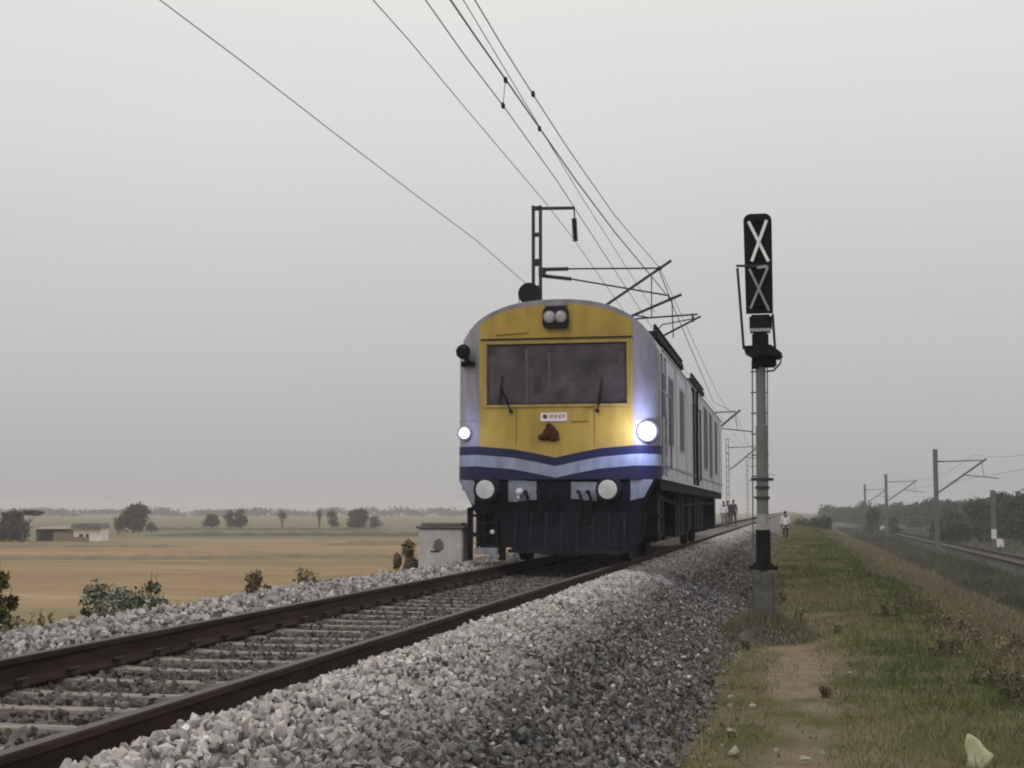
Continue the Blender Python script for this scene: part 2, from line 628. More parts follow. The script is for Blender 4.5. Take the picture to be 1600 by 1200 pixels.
def scatter_group():
    ng = bpy.data.node_groups.new('scatter', 'GeometryNodeTree')
    ng.interface.new_socket('Geometry', in_out='INPUT', socket_type='NodeSocketGeometry')
    ng.interface.new_socket('Geometry', in_out='OUTPUT', socket_type='NodeSocketGeometry')
    gi = ng.nodes.new('NodeGroupInput')
    go = ng.nodes.new('NodeGroupOutput')
    ci = ng.nodes.new('GeometryNodeCollectionInfo')
    ci.inputs['Collection'].default_value = rock_col
    ci.inputs['Separate Children'].default_value = True
    ip = ng.nodes.new('GeometryNodeInstanceOnPoints')
    ip.inputs['Pick Instance'].default_value = True

    def na(nm, ty):
        n = ng.nodes.new('GeometryNodeInputNamedAttribute')
        n.data_type = ty
        n.inputs['Name'].default_value = nm
        return [o_ for o_ in n.outputs if o_.enabled and o_.name == 'Attribute'][0]
    ng.links.new(gi.outputs[0], ip.inputs['Points'])
    ng.links.new(ci.outputs[0], ip.inputs['Instance'])
    ng.links.new(na('idx', 'INT'), ip.inputs['Instance Index'])
    ng.links.new(na('rot', 'FLOAT_VECTOR'), ip.inputs['Rotation'])
    ng.links.new(na('scl', 'FLOAT_VECTOR'), ip.inputs['Scale'])
    ng.links.new(ip.outputs[0], go.inputs[0])
    return ng


NG = scatter_group()


def stones(name, P, size, shade, label):
    n = len(P)
    me = bpy.data.meshes.new(name)
    me.vertices.add(n)
    me.vertices.foreach_set('co', P.reshape(-1).astype(np.float32))
    me.attributes.new('idx', 'INT', 'POINT').data.foreach_set('value', RNG.integers(0, 9, n).astype(np.int32))
    me.attributes.new('rot', 'FLOAT_VECTOR', 'POINT').data.foreach_set('vector', RNG.uniform(0, 2 * PI, (n, 3)).astype(np.float32).reshape(-1))
    me.attributes.new('scl', 'FLOAT_VECTOR', 'POINT').data.foreach_set('vector', np.repeat(size[:, None], 3, 1).astype(np.float32).reshape(-1))
    c = np.ones((n, 4), np.float32)
    c[:, :3] = shade
    me.attributes.new('shade', 'FLOAT_COLOR', 'POINT').data.foreach_set('color', c.reshape(-1))
    o = link(name, me, label=label, cat='ballast', kind='stuff')
    o.modifiers.new('scatter', 'NODES').node_group = NG
    return o


def stone_pts(n, x0, x1, y0, y1, fall=26.0, zf=ballast_z):
    """uniform along x, thinning with distance along y"""
    t = RNG.uniform(0, 1, n)
    # density constant to 'fall', then ~1/y
    a = (fall - y0)
    tot = a + fall * math.log(y1 / fall)
    s_ = t * tot
    Y = np.where(s_ < a, y0 + s_, fall * np.exp((s_ - a) / fall))
    X = RNG.uniform(x0, x1, n)
    return X, Y, zf(X, Y)


def tone(n, base, var=.25, warm=.05):
    v = np.clip(RNG.normal(1, var, n), .35, 1.9)
    c = np.array(base)[None, :] * v[:, None]
    h = RNG.normal(0, warm, n)
    c[:, 0] *= 1 + h
    c[:, 2] *= 1 - h
    return np.clip(c, .01, .85)


SP0 = .62
# right shoulder and slope
X, Y, Z = stone_pts(80000, -2.72, -.70, 4.2, 95)
# fresh pale shoulder stone, grey slope; sky light on the top put into tone
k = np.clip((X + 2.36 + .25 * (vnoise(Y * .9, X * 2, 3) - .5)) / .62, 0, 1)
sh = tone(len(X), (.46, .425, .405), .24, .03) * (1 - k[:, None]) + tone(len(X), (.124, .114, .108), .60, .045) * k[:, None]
bright = RNG.uniform(0, 1, len(X)) < .035
sh[bright] = np.array([.5, .49, .47]) * RNG.uniform(.7, 1.1, (bright.sum(), 1))
edge = X > -1.05
keep = ~(edge & (RNG.uniform(0, 1, len(X)) < (X + 1.05) / .4))
keep &= ~((np.abs(X - (TX + RG)) < .085) & (Z > -.13))
X, Y, Z, sh = X[keep], Y[keep], Z[keep], sh[keep]
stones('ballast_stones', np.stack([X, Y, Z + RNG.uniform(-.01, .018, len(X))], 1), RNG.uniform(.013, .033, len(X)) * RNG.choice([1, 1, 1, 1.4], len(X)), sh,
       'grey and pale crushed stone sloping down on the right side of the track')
# between the rails
X, Y, Z = stone_pts(17000, TX - RG + .09, TX + RG - .09, 4.2, 60, 22)
Z = Z - .005 * np.clip((19 - Y) / 6, 0, 1)
_k = ~((np.abs((Y - 4.1 + SP0 / 2) % SP0 - SP0 / 2) < .10) & (RNG.uniform(0, 1, len(Y)) < .35 + .5 * vnoise(X * 1.3, Y * .9, 77)) & (Y < 17) & (np.abs(X - TX + .05) < .62))
X, Y, Z = X[_k], Y[_k], Z[_k]
stones('ballast_stones', np.stack([X, Y, Z + RNG.uniform(-.015, .02, len(X))], 1), RNG.uniform(.018, .034, len(X)), tone(len(X), (.115, .098, .090), .35, .03),
       'brownish crushed stone lying between the two rails of the nearer track')
# left heap
X, Y, Z = stone_pts(30000, -6.6, -4.60, 4.5, 80, 24)
keep = np.abs(X - (TX - RG)) > .09
X, Y, Z = X[keep], Y[keep], Z[keep]
stones('ballast_stones', np.stack([X, Y, Z + RNG.uniform(-.015, .03, len(X))], 1), RNG.uniform(.020, .046, len(X)), tone(len(X), (.35, .325, .310), .28, .025),
       'pale crushed stone heaped beside the left rail above the fields')
# scattered stones in the grass at the toe
X, Y, Z = stone_pts(2600, -.9, .3, 6.0, 50, 20, ground_z)
keep = RNG.uniform(0, 1, len(X)) < np.exp(-(X + .9) * 3.2)
X, Y, Z = X[keep], Y[keep], Z[keep]
stones('scattered_stones', np.stack([X, Y, Z + .004], 1), RNG.uniform(.012, .034, len(X)), tone(len(X), (.2, .185, .165), .4),
       'loose stones scattered in the grass at the foot of the ballast slope')

# ------------------------------------------------------------------ track
RP = [(-.075, -.172), (.075, -.172), (.075, -.160), (.022, -.146), (.009, -.13), (.009, -.05), (.034, -.036), (.036, -.008),
      (.030, 0), (-.030, 0), (-.036, -.008), (-.034, -.036), (-.009, -.05), (-.009, -.13), (-.022, -.146), (-.075, -.160)]


def rail(parent, x, y0, y1, zoff=0):
    mb = MB()
    n = len(RP)
    cuts = [y0]
    while cuts[-1] < y1:
        cuts.append(min(y1, cuts[-1] + 13))
    for a, b in zip(cuts, cuts[1:]):
        mb.prism([(x + p, q + zoff) for p, q in RP], a, b - .006, 0)
    me = mb.mesh('rail', [M['rust'], M['railtop']])
    for p in me.polygons:
        if p.normal.z > .8 and abs(p.center.z - zoff) < .01:
            p.material_index = 1
    return link('rail', me, parent)


track = empty('railway_track', (0, 0, 0), kind='structure', label='nearer railway track with dark rusty rails and pale sleepers')
rail(track, TX - RG, 2, 700)
rail(track, TX + RG, 2, 700)


def sleeper_mesh():
    mb = MB()
    sec = [(-1.37, .0), (-.95, .0), (-.55, -.022), (.55, -.022), (.95, .0), (1.37, 0)]
    V, Fc = [], []
    for x, z in sec:
        V += [(x, -.135, z - .2), (x, -.095, z), (x, .095, z), (x, .135, z - .2)]
    for i in range(5):
        for j in range(3):
            Fc.append((4 * i + j, 4 * i + j + 1, 4 * i + 5 + j, 4 * i + 4 + j))
    Fc += [(0, 1, 2, 3), (20, 21, 22, 23)]
    mb.add(V, Fc)
    return mb.mesh('sleeper', M['sleeper'], bevel=.008)


SL = sleeper_mesh()
SP = .62
ns_ = 230
for i in range(ns_):
    o = link('sleeper', SL, track)
    o.location = (TX + random.uniform(-.01, .01), 4.1 + i * SP + random.uniform(-.015, .015), -.176 + random.uniform(-.004, .004))
    o.rotation_euler = (0, 0, random.uniform(-.006, .006))
mb = MB()
for i in range(70):
    y = 4.1 + i * SP
    for s_ in (-1, 1):
        for t_ in (-1, 1):
            x = TX + s_ * RG + t_ * .082
            mb.box(x - .03, x + .03, y - .035, y + .035, -.165, -.13)
            mb.tube([(x - t_ * .02, y - .05, -.135), (x, y - .06, -.122), (x + t_ * .035, y, -.118), (x, y + .06, -.122)], .010, 5)
mb.obj('rail_clip', M['clip'], track, kind='stuff')

track2 = empty('railway_track', (0, 0, 0), kind='structure', label='farther railway track running below the embankment on the right')
rail(track2, T2 - RG, 15, 900, -1.95)
rail(track2, T2 + RG, 15, 900, -1.95)
SL2 = SL.copy()
SL2.materials[0] = mat('weedy_sleeper', (.12, .115, .10), (.06, .06, .048), 5, .95)
for i in range(150):
    o = link('sleeper', SL2, track2)
    o.location = (T2, 22 + i * SP, -2.126)


# ------------------------------------------------------------------ the train
YF = 22.3
train = empty('rail_inspection_car', (TX, YF, 0), label='yellow fronted grey railway car with navy stripe and glowing headlamps on the nearer track', cat='train')
LEN = 20.2


def T(u, v, y=0.0):
    p = at_y(u, v, YF + y)
    return p.x - TX, p.z


PROF = [(1.62, 1.35), (1.62, 2.2), (1.62, 3.15)]
for k_ in range(17):
    a = k_ / 16 * PI / 2
    PROF.append((1.62 * max(0, math.cos(a)) ** (2 / 2.4), 3.2 + .985 * math.sin(a) ** (2 / 1.95)))
PROF[-1] = (0, 4.185)


def roof_z(x):
    q_ = PROF[3:][::-1]
    return float(np.interp(abs(x), [p_[0] for p_ in q_], [p_[1] for p_ in q_]))


full = [(-x, z) for x, z in PROF] + [(x, z) for x, z in PROF[::-1][1:]]
mb = MB()
rings = []
NR = 7
for i in range(NR):
    t = i / (NR - 1) * PI / 2
    rings.append((1.25 + .37 * math.sin(t), .42 * (1 - math.cos(t))))
for y in (1.2, 3, 8, 14, LEN):
    rings.append((1.62, y))
nf = len(full)
V, Fc = [], []
for wd, y in rings:
    V += [(max(-wd, min(wd, x)), y, z) for x, z in full]
for i in range(len(rings) - 1):
    for k in range(nf - 1):
        Fc.append((i * nf + k, i * nf + k + 1, (i + 1) * nf + k + 1, (i + 1) * nf + k))
Fc.append(tuple((len(rings) - 1) * nf + k for k in range(nf)))
mb.add(V, Fc)
me = mb.mesh('body_shell', [M['white'], M['roof'], M['grey']], smooth=True)
for p in me.polygons:
    c = p.center
    if c.z > 3.58 and c.y > .2:
        p.material_index = 1
    elif c.y < .42:
        p.material_index = 2
link('body_shell', me, train)

# flat front with the windscreen opening
wx0, wz1 = T(761, 539)
wx1, wz0 = T(980, 630)


def front_sheet(y, xl, xr, zb, zt, hx0, hx1, hz0, hz1, n=40):
    """sheet on the front between zb(x) and zt(x) with a rectangular opening"""
    mb_ = MB()
    xs_ = sorted(set([xl, xr, hx0, hx1, 0.0] + list(np.linspace(xl, xr, n))))
    for a, b in zip(xs_, xs_[1:]):
        if b - a < 1e-5:
            continue
        mid = (a + b) / 2
        if hx0 < mid < hx1:
            mb_.add([(a, y, zb(a)), (b, y, zb(b)), (b, y, hz0), (a, y, hz0)], [(0, 1, 2, 3)])
            mb_.add([(a, y, hz1), (b, y, hz1), (b, y, zt(b)), (a, y, zt(a))], [(0, 1, 2, 3)])
        else:
            mb_.add([(a, y, zb(a)), (b, y, zb(b)), (b, y, zt(b)), (a, y, zt(a))], [(0, 1, 2, 3)])
    return mb_


o = front_sheet(0, -1.25, 1.25, lambda x: 1.35, roof_z, wx0, wx1, wz0, wz1).obj('front_wall', M['grey'], train)
SX = [0, .35, .7, 1.25, 1.9]
SZ = [1.68, 1.755, 1.82, 1.865, 1.865]


def stripe_z(x):
    return float(np.interp(abs(x), SX, SZ))


mb = front_sheet(-.006, -1.225, 1.225, stripe_z, lambda x: roof_z(x) - .075, wx0 - .001, wx1 + .001, wz0 - .001, wz1 + .001, 60)
mb.obj('yellow_panel', M['yellow'], train)


def surf(a, off):
    """point on the nose at lateral arc position a"""
    if abs(a) <= 1.25:
        return (a, -off)
    t = min(1, (abs(a) - 1.25) / .6) * PI / 2
    s_ = 1 if a > 0 else -1
    return (s_ * (1.25 + (.37 + off) * math.sin(t)), .42 - (.42 + off) * math.cos(t))


def band(name, f0, f1, m_, off=.006, amax=1.85):
    mb_ = MB()
    aa = np.linspace(-amax, amax, 75)
    V_, F_ = [], []
    for a in aa:
        x, y = surf(a, off)
        V_ += [(x, y, f0(a)), (x, y, f1(a))]
    for i in range(len(aa) - 1):
        F_.append((2 * i, 2 * i + 2, 2 * i + 3, 2 * i + 1))
    mb_.add(V_, F_)
    return mb_.obj(name, m_, train, smooth=True)


band('navy_stripe', lambda a: stripe_z(a) - .135, stripe_z, M['navy'], .010)
band('pale_stripe', lambda a: stripe_z(a) - .315, lambda a: stripe_z(a) - .135, M['pale'], .010)
band('navy_stripe', lambda a: 1.34, lambda a: max(1.342, stripe_z(a) - .315), M['navy'], .010)

# gutter strip above the windscreen and its surround
mb = MB()
fw = .045
mb.box(wx0 - fw, wx1 + fw, -.03, .05, wz1, wz1 + fw)
mb.box(wx0 - fw, wx1 + fw, -.03, .05, wz0 - fw, wz0)
mb.box(wx0 - fw, wx0, -.03, .05, wz0, wz1)
mb.box(wx1, wx1 + fw, -.03, .05, wz0, wz1)
ws = mb.obj('windscreen_frame', M['yframe'], train, bevel=.006)
MB().box(wx0 - .02, wx1 + .02, .0, .02, wz0, wz0 + .018).box(wx0, wx1, .0, .02, wz1 - .018, wz1).obj('windscreen_seal', M['rubber'], ws)
MB().box(wx0 - .10, wx1 + .09, -.035, .0, wz1 + .075, wz1 + .092).obj('drip_strip', M['dgrey'], train)

gl = bpy.data.materials.new('windscreen_glass')
gl.use_nodes = True
t = gl.node_tree
t.nodes.clear()
go_ = t.nodes.new('ShaderNodeOutputMaterial')
tr = t.nodes.new('ShaderNodeBsdfTransparent')
tr.inputs[0].default_value = (.72, .69, .72, 1)
gs = t.nodes.new('ShaderNodeBsdfGlossy')
gs.inputs['Roughness'].default_value = .06
gs.inputs['Color'].default_value = (.85, .85, .9, 1)
df = t.nodes.new('ShaderNodeBsdfDiffuse')
df.inputs[0].default_value = (.20, .165, .165, 1)
fr = t.nodes.new('ShaderNodeFresnel')
fr.inputs[0].default_value = 1.45
mA = t.nodes.new('ShaderNodeMixShader')
nz = t.nodes.new('ShaderNodeTexNoise')
nz.inputs['Scale'].default_value = 3
nz.inputs['Detail'].default_value = 5
co_ = t.nodes.new('ShaderNodeTexCoord')
t.links.new(co_.outputs['Object'], nz.inputs['Vector'])
mrr = t.nodes.new('ShaderNodeMapRange')
mrr.inputs['From Min'].default_value = .35
mrr.inputs['From Max'].default_value = .75
mrr.inputs['To Min'].default_value = .05
mrr.inputs['To Max'].default_value = .42
t.links.new(nz.outputs[0], mrr.inputs[0])
t.links.new(mrr.outputs[0], mA.inputs[0])
t.links.new(tr.outputs[0], mA.inputs[1])
t.links.new(df.outputs[0], mA.inputs[2])
mB = t.nodes.new('ShaderNodeMixShader')
t.links.new(fr.outputs[0], mB.inputs[0])
t.links.new(mA.outputs[0], mB.inputs[1])
t.links.new(gs.outputs[0], mB.inputs[2])
t.links.new(mB.outputs[0], go_.inputs[0])
MB().box(wx0, wx1, .018, .026, wz0, wz1).obj('windscreen_glass', gl, ws)
# cab interior
cab = MB()
cab.add([(-1.3, .03, 2.2), (1.3, .03, 2.2), (1.3, 1.6, 2.2), (-1.3, 1.6, 2.2), (-1.3, .03, 3.7), (1.3, .03, 3.7), (1.3, 1.6, 3.7), (-1.3, 1.6, 3.7)],
        [(0, 1, 2, 3), (4, 7, 6, 5), (3, 2, 6, 7), (0, 3, 7, 4), (1, 5, 6, 2)])
cab_o = cab.obj('cab_interior', M['cabin'], train)
x1_, z1_ = T(823, 560, .1)
x2_, z2_ = T(861, 560, .3)
MB().box(x1_ - .022, x1_ + .022, .08, .12, 2.5, 3.42).obj('cab_post', M['cabpost'], cab_o)
MB().box(x2_ - .018, x2_ + .018, .12, .16, 2.75, 3.35).obj('cab_post', M['cabpost'], cab_o)
MB().box(.2, 1.0, 1.55, 1.59, 2.6, 3.45).obj('cab_door', M['dgrey'], cab_o)
pale_c = mat('light_streak_tone', (.55, .53, .52), (.34, .31, .30), 6, .9)
for (ua, ub, va, vb, yy) in ((764, 772, 555, 625, .10), (826, 833, 575, 622, .14), (846, 856, 585, 618, .45), (965, 976, 548, 620, .12)):
    xa_, za_ = T(ua, va, yy)
    xb_, zb_ = T(ub, vb, yy)
    MB().box(xa_, xb_, yy, yy + .015, zb_, za_).obj('light_streak', pale_c, cab_o)  # pale sheets added behind the glass as its light streaks
xa_, za_ = T(893, 601, .2)
MB().lathe([(.05, 0), (.05, .02)], (xa_, .2, za_), 'y', 12).obj('desk_gauge', M['cabpost'], cab_o)
for (ua, ub, va, vb) in ((775, 815, 612, 630), (880, 930, 607, 630)):
    xa_, za_ = T(ua, va, .2)
    xb_, zb_ = T(ub, vb, .2)
    MB().box(xa_, xb_, .2, .4, zb_, za_).obj('desk_console', mat('console_grey', (.24, .22, .22), (.15, .13, .13), 5, .8), cab_o, bevel=.02)
MB().lathe([(.17, 0), (.19, .02), (.17, .04)], (.38, .55, 2.98), 'y', 18).box(.36, .40, .5, .58, 2.2, 2.98).obj('cab_fan', mat('fan_green', (.07, .09, .07), None, 5, .6), cab_o)
seat_m = mat('seat_brown', (.12, .09, .09), None, 5, .8)
MB().box(-.9, -.4, .5, .62, 2.2, 2.85).obj('driver_seat', seat_m, cab_o, bevel=.03)
MB().box(.1, .7, .8, .92, 2.2, 2.8).obj('driver_seat', seat_m, cab_o, bevel=.03)
MB().box(-1.2, 1.2, .42, .75, 2.2, 2.5).obj('control_desk', M['dgrey'], cab_o)

# headlamp pair at the roof
hx, hz = T(869, 496)
mb = MB()
rr_ = [(-.21, -.13), (-.16, -.18), (.16, -.18), (.21, -.13), (.20, .11), (.15, .165), (-.15, .165), (-.20, .11)]
mb.prism([(hx + a, hz + b) for a, b in rr_], -.10, .06)
hh = mb.obj('roof_headlamp', M['dgrey'], train, bevel=.015)
lens_m = mat('lens_unlit', (.42, .40, .41), (.32, .29, .30), 6, .2)
for s_ in (-1, 1):
    MB().lathe([(.098, 0), (.098, .02), (.082, .03)], (hx + s_ * .092, -.10, hz - .005), 'y', 20).obj('lamp_rim', M['steel'], hh)
    MB().lathe([(.080, 0), (.07, .018), (.04, .028), (.0, .03)], (hx + s_ * .092, -.125, hz - .005), 'y', 20).obj('lamp_lens', lens_m, hh)
MB().box(hx - .18, hx + .18, -.06, .3, hz + .16, hz + .23).obj('lamp_hood', M['grey'], train, bevel=.02)

# wipers
for (ua, va, ub, vb) in ((799, 643, 783, 606), (934, 642, 938, 610)):
    a = T(ua, va)
    b = T(ub, vb)
    wp = MB().lathe([(.03, 0), (.03, .05)], (a[0], -.02, a[1]), 'y', 10).bar((a[0], -.055, a[1]), (b[0], -.05, b[1]), .03, .02).obj('wiper', M['rubber'], train)
    MB().bar((b[0] - .02, -.045, b[1] - .24), (b[0] + .03, -.045, b[1] + .18), .02, .02).obj('wiper_blade', M['rubber'], wp)

# name plate under the windscreen, marks too worn to read
px0, pz1 = T(845, 645)
px1, pz0 = T(886, 658)
pl = MB().box(px0, px1, -.022, -.006, pz0, pz1).obj('name_plate', M['plate'], train, label='small white plate with worn reddish marks')
mx_, mz_ = T(852, 651)
mk = MB()
MB().lathe([(.036, 0), (.036, .003)], (mx_, -.0225, mz_), 'y', 12).obj('plate_emblem', M['print_d'], pl)
for i, (a, b) in enumerate(((860, 864), (866, 871), (873, 877), (879, 883))):
    xa, _ = T(a, 650)
    xb, _ = T(b, 650)
    mk.box(xa, xb, -.0255, -.0225, mz_ - .028 + .01 * (i % 2), mz_ + .028)
mk.obj('plate_marks', M['print_r'], pl, kind='stuff')

# brown three-lobed socket cover
cx, cz = T(858, 677)
mb = MB()
gs_ = random.Random(12)
for dx, dz, r in ((.0, .11, .055), (.03, .06, .075), (.085, -.01, .075), (.06, -.06, .08), (-.06, -.05, .07), (-.13, -.06, .05), (-.01, -.01, .10), (.12, -.07, .05)):
    n_p = 9
    mb.lathe([(r, 0), (r * gs_.uniform(.85, 1), .04), (r * .7, .07), (r * .25, .085)], (cx + dx, -.006, cz + dz), 'y', n_p)
mb.obj('socket_cover', M['horn'], train, label='rust brown three lobed ornament on the yellow front')
# faint raised lines on the yellow
for (ua, va, ub, vb) in ((775, 524, 826, 520), (893, 659, 920, 658)):
    a = T(ua, va)
    b = T(ub, vb)
    MB().bar((a[0], -.012, a[1]), (b[0], -.012, b[1]), .014, .012).obj('grab_rail', mat('rail_olive', (.16, .11, .03), None, 5, .7), train)

# burning headlamps in the grey corners
for (u, v, r, st, en) in ((726, 677, .088, 10, 6.0), (1011, 674, .140, 30, 46.0)):
    x, z = T(u, v)
    hl = MB().lathe([(r + .02, -.25), (r + .03, .0), (r + .03, .05), (r + .01, .06)], (x, .04, z), 'y', 24).obj('headlamp', M['steel'], train, smooth=True)
    MB().lathe([(r, 0), (r * .97, .012), (r * .80, .02)], (x, -.02, z), 'y', 28).obj('lens_rim', emis('lit_lens_rim', (.55, .62, 1.0), 1.3), hl, smooth=True)
    MB().lathe([(r * .80, 0), (r * .6, .012), (r * .3, .018), (.005, .02)], (x, -.041, z), 'y', 28).obj('headlamp_lens', emis('lit_lens', (.85, .88, 1.0), st), hl, smooth=True)
    ld = bpy.data.lights.new('headlamp_light', 'POINT')
    ld.energy = en
    ld.color = (.50, .55, 1.0)
    ld.shadow_soft_size = .10
    lo = bpy.data.objects.new('headlamp_light', ld)
    COL.objects.link(lo)
    lo.parent = hl
    lo.location = (x, -.36, z)

for z in (2.28,):
    for s_ in (-1, 1):
        mb = MB()
        for a0, a1 in zip(np.linspace(1.26, 1.84, 8)[:-1], np.linspace(1.26, 1.84, 8)[1:]):
            p0_, p1_ = surf(s_ * a0, .004), surf(s_ * a1, .004)
            mb.bar((p0_[0], p0_[1], z), (p1_[0], p1_[1], z), .008, .012)
        mb.obj('corner_seam', M['roof'], train)
for x in (-.62, .62):
    MB().box(x - .004, x + .004, -.010, -.006, 1.86, wz0 - .06).obj('front_seam', mat('seam_olive', (.14, .09, .025), None, 5, .7), train)
# horn on the left shoulder
x, z = T(727, 556)
mb = MB()
mb.lathe([(.10, .0), (.12, .05), (.06, .12), (.05, .22)], (x, -.1, z + .05), 'y', 14)
mb.tube([(x, 0, z + .05), (x + .02, .02, z - .08), (x + .1, .03, z - .14)], .04, 8)
mb.box(x - .06, x + .16, -.05, .14, z - .17, z - .10)
mb.obj('horn', M['rubber'], train, smooth=True)

# buffer beam, buffers, coupling, silver panels, pilot
bl = [(-1.56, 1.335), (1.56, 1.335), (1.28, .80), (-1.28, .80)]
MB().prism(bl, .03, .45).obj('buffer_beam', M['black'], train, bevel=.01)
MB().box(-1.60, 1.60, .45, LEN - .05, 1.18, 1.349).obj('floor_frame', M['black'], train)


def panel(pts, name='beam_panel'):
    q = [T(u, v) for u, v in pts]
    return MB().prism(q, .018, .03).obj(name, M['silver'], train)


panel(((716, 750), (741, 750), (741, 789), (735, 786)))
panel(((794, 749), (838, 752), (838, 781), (794, 784)))
panel(((892, 753), (932, 753), (932, 783), (892, 779)))
panel(((985, 749), (1021, 749), (1006, 777), (985, 782)))
for u in (759, 950):
    x, z = T(u, 765, -.4)
    bf = MB().lathe([(.20, 0), (.20, .05), (.15, .10), (.12, .34), (.12, .44)], (x, .03, z), 'y', 28).obj('buffer', M['black'], train, smooth=True)
    MB().lathe([(.19, 0), (.19, .02), (.14, .045), (.0, .05)], (x, -.41, z), 'y', 32).obj('buffer_rim', M['dgrey'], bf, smooth=True)
    MB().lathe([(.145, 0), (.14, .012), (.08, .02), (.0, .022)], (x, -.455, z), 'y', 32).obj('buffer_face', M['bufface'], bf, smooth=True)
# draw hook and screw coupling
cp = MB()
cp.box(-.10, .10, -.02, .03, .95, 1.25)
cp.tube([(0, 0, 1.1), (0, -.18, 1.1), (0, -.30, 1.06), (0, -.33, 1.14), (0, -.27, 1.2)], [.06, .055, .05, .035, .02], 8)
cp.tube([(0, -.22, 1.08), (.02, -.26, .85), (-.02, -.22, .62)], .028, 8)
cp.obj('coupling_hook', M['black'], train, smooth=True)
x, z = T(811, 769, -.1)
MB().lathe([(.05, 0), (.065, .03), (.05, .08), (.02, .10)], (x, -.02, z), 'y', 14).tube([(x, -.05, z), (x - .02, -.09, z - .1), (x - .06, -.06, z - .14)], .022, 8).obj('hose_valve', M['bufface'], train, smooth=True)
for (u, xx) in ((822, 0), (842, 0), (905, 0), (920, 0)):
    x, z = T(u, 768, -.1)
    MB().tube([(x - .04, .0, z), (x, -.14, z), (x + .04, -.17, z - .12), (x + .05, -.15, z - .36), (x + .01, -.14, z - .46)], .026, 8).lathe([(.04, 0), (.04, .06)], (x + .01, -.14, z - .53), 'z', 10).obj('brake_hose', M['rubber'], train, smooth=True)
# pilot: dark ploughing plate from pillar to pillar
mb = MB()
pp = [(-.92, .02, .8), (-.80, -.12, .34), (-.55, -.26, .20), (.2, -.36, .17), (.95, -.28, .17), (1.22, -.1, .22), (1.36, .12, .42), (1.40, .25, .8)]
V, Fc = [], []
for x, y, zb_ in pp:
    V += [(x, y * .3, .85), (x, y, zb_ if zb_ < .79 else .78), (x, y + .03, zb_ if zb_ < .79 else .78), (x, y * .3 + .03, .85)]
for i in range(len(pp) - 1):
    for j in range(4):
        Fc.append((4 * i + j, 4 * i + (j + 1) % 4, 4 * i + 4 + (j + 1) % 4, 4 * i + 4 + j))
mb.add(V, Fc)
pil = mb.obj('pilot_plate', M['black'], train)
for x in np.linspace(-.6, 1.1, 8):
    MB().bar((x, -.13, .82), (x, -.34 + .1 * abs(x - .2), .22), .03, .03).obj('pilot_bar', M['dgrey'], pil)
MB().bar((-.7, -.27, .23), (1.1, -.31, .21), .05, .05).obj('pilot_rail', M['dgrey'], pil)
# rail guards
for s_ in (-1, 1):
    MB().bar((s_ * RG, .2, .8), (s_ * RG, .12, .07), .10, .05, up=(0, 1, 0)).obj('rail_guard', M['dgrey'], train)
# open left corner: ladder, brackets, sand box
xa, za = T(742, 800)
xb, zb2 = T(775, 855)
lad = MB()
for x in (xa + .03, xb):
    lad.bar((x, .05, .84), (x, .05, .20), .035, .035)
for z in (.30, .48, .66):
    lad.bar((xa + .03, .05, z), (xb, .05, z), .03, .02)
lad.obj('front_ladder', M['dgrey'], train)
MB().box(xa + .0, xb + .03, -.05, .16, .17, .27).obj('ladder_step', M['silver'], train, bevel=.01)
x, z = T(770, 831)
MB().lathe([(.035, 0), (.035, .05), (.01, .06)], (x, .0, z), 'y', 12).obj('marker_lamp', M['bufface'], train)
MB().box(-1.30, -.86, .30, 1.1, .26, .86).obj('sand_box', M['black'], train, bevel=.02)
for x in (-1.18, -1.02):
    MB().tube([(x, .22, .84), (x, .20, .30)], .022, 8).obj('sand_pipe', M['dgrey'], train)
# tall dark post hanging from the left corner
p0 = T(737, 792)
p1 = T(727, 872)
mb = MB().bar((p0[0], .35, p0[1]), (p1[0] - .0, .35, .86), .07, .06, up=(0, 1, 0))
mb.bar((p1[0], .35, .90), (p1[0], .35, .06), .085, .06, up=(0, 1, 0))
mb.bar((p1[0], .35, .45), (p1[0] + .3, .35, .45), .03, .03)
mb.obj('side_step_post', M['black'], train)


# bogies
def wheel_mesh():
    m_ = MB()
    m_.lathe([(.06, -.12), (.12, -.11), (.12, -.07), (.36, -.05), (.40, -.075), (.457, -.075), (.457, .045), (.49, .05), (.49, .08), (.41, .08), (.36, .02), (.12, .05), (.12, .09), (.06, .1)], (0, 0, 0), 'x', 40)
    return m_.mesh('wheel', M['dgrey'], smooth=True)


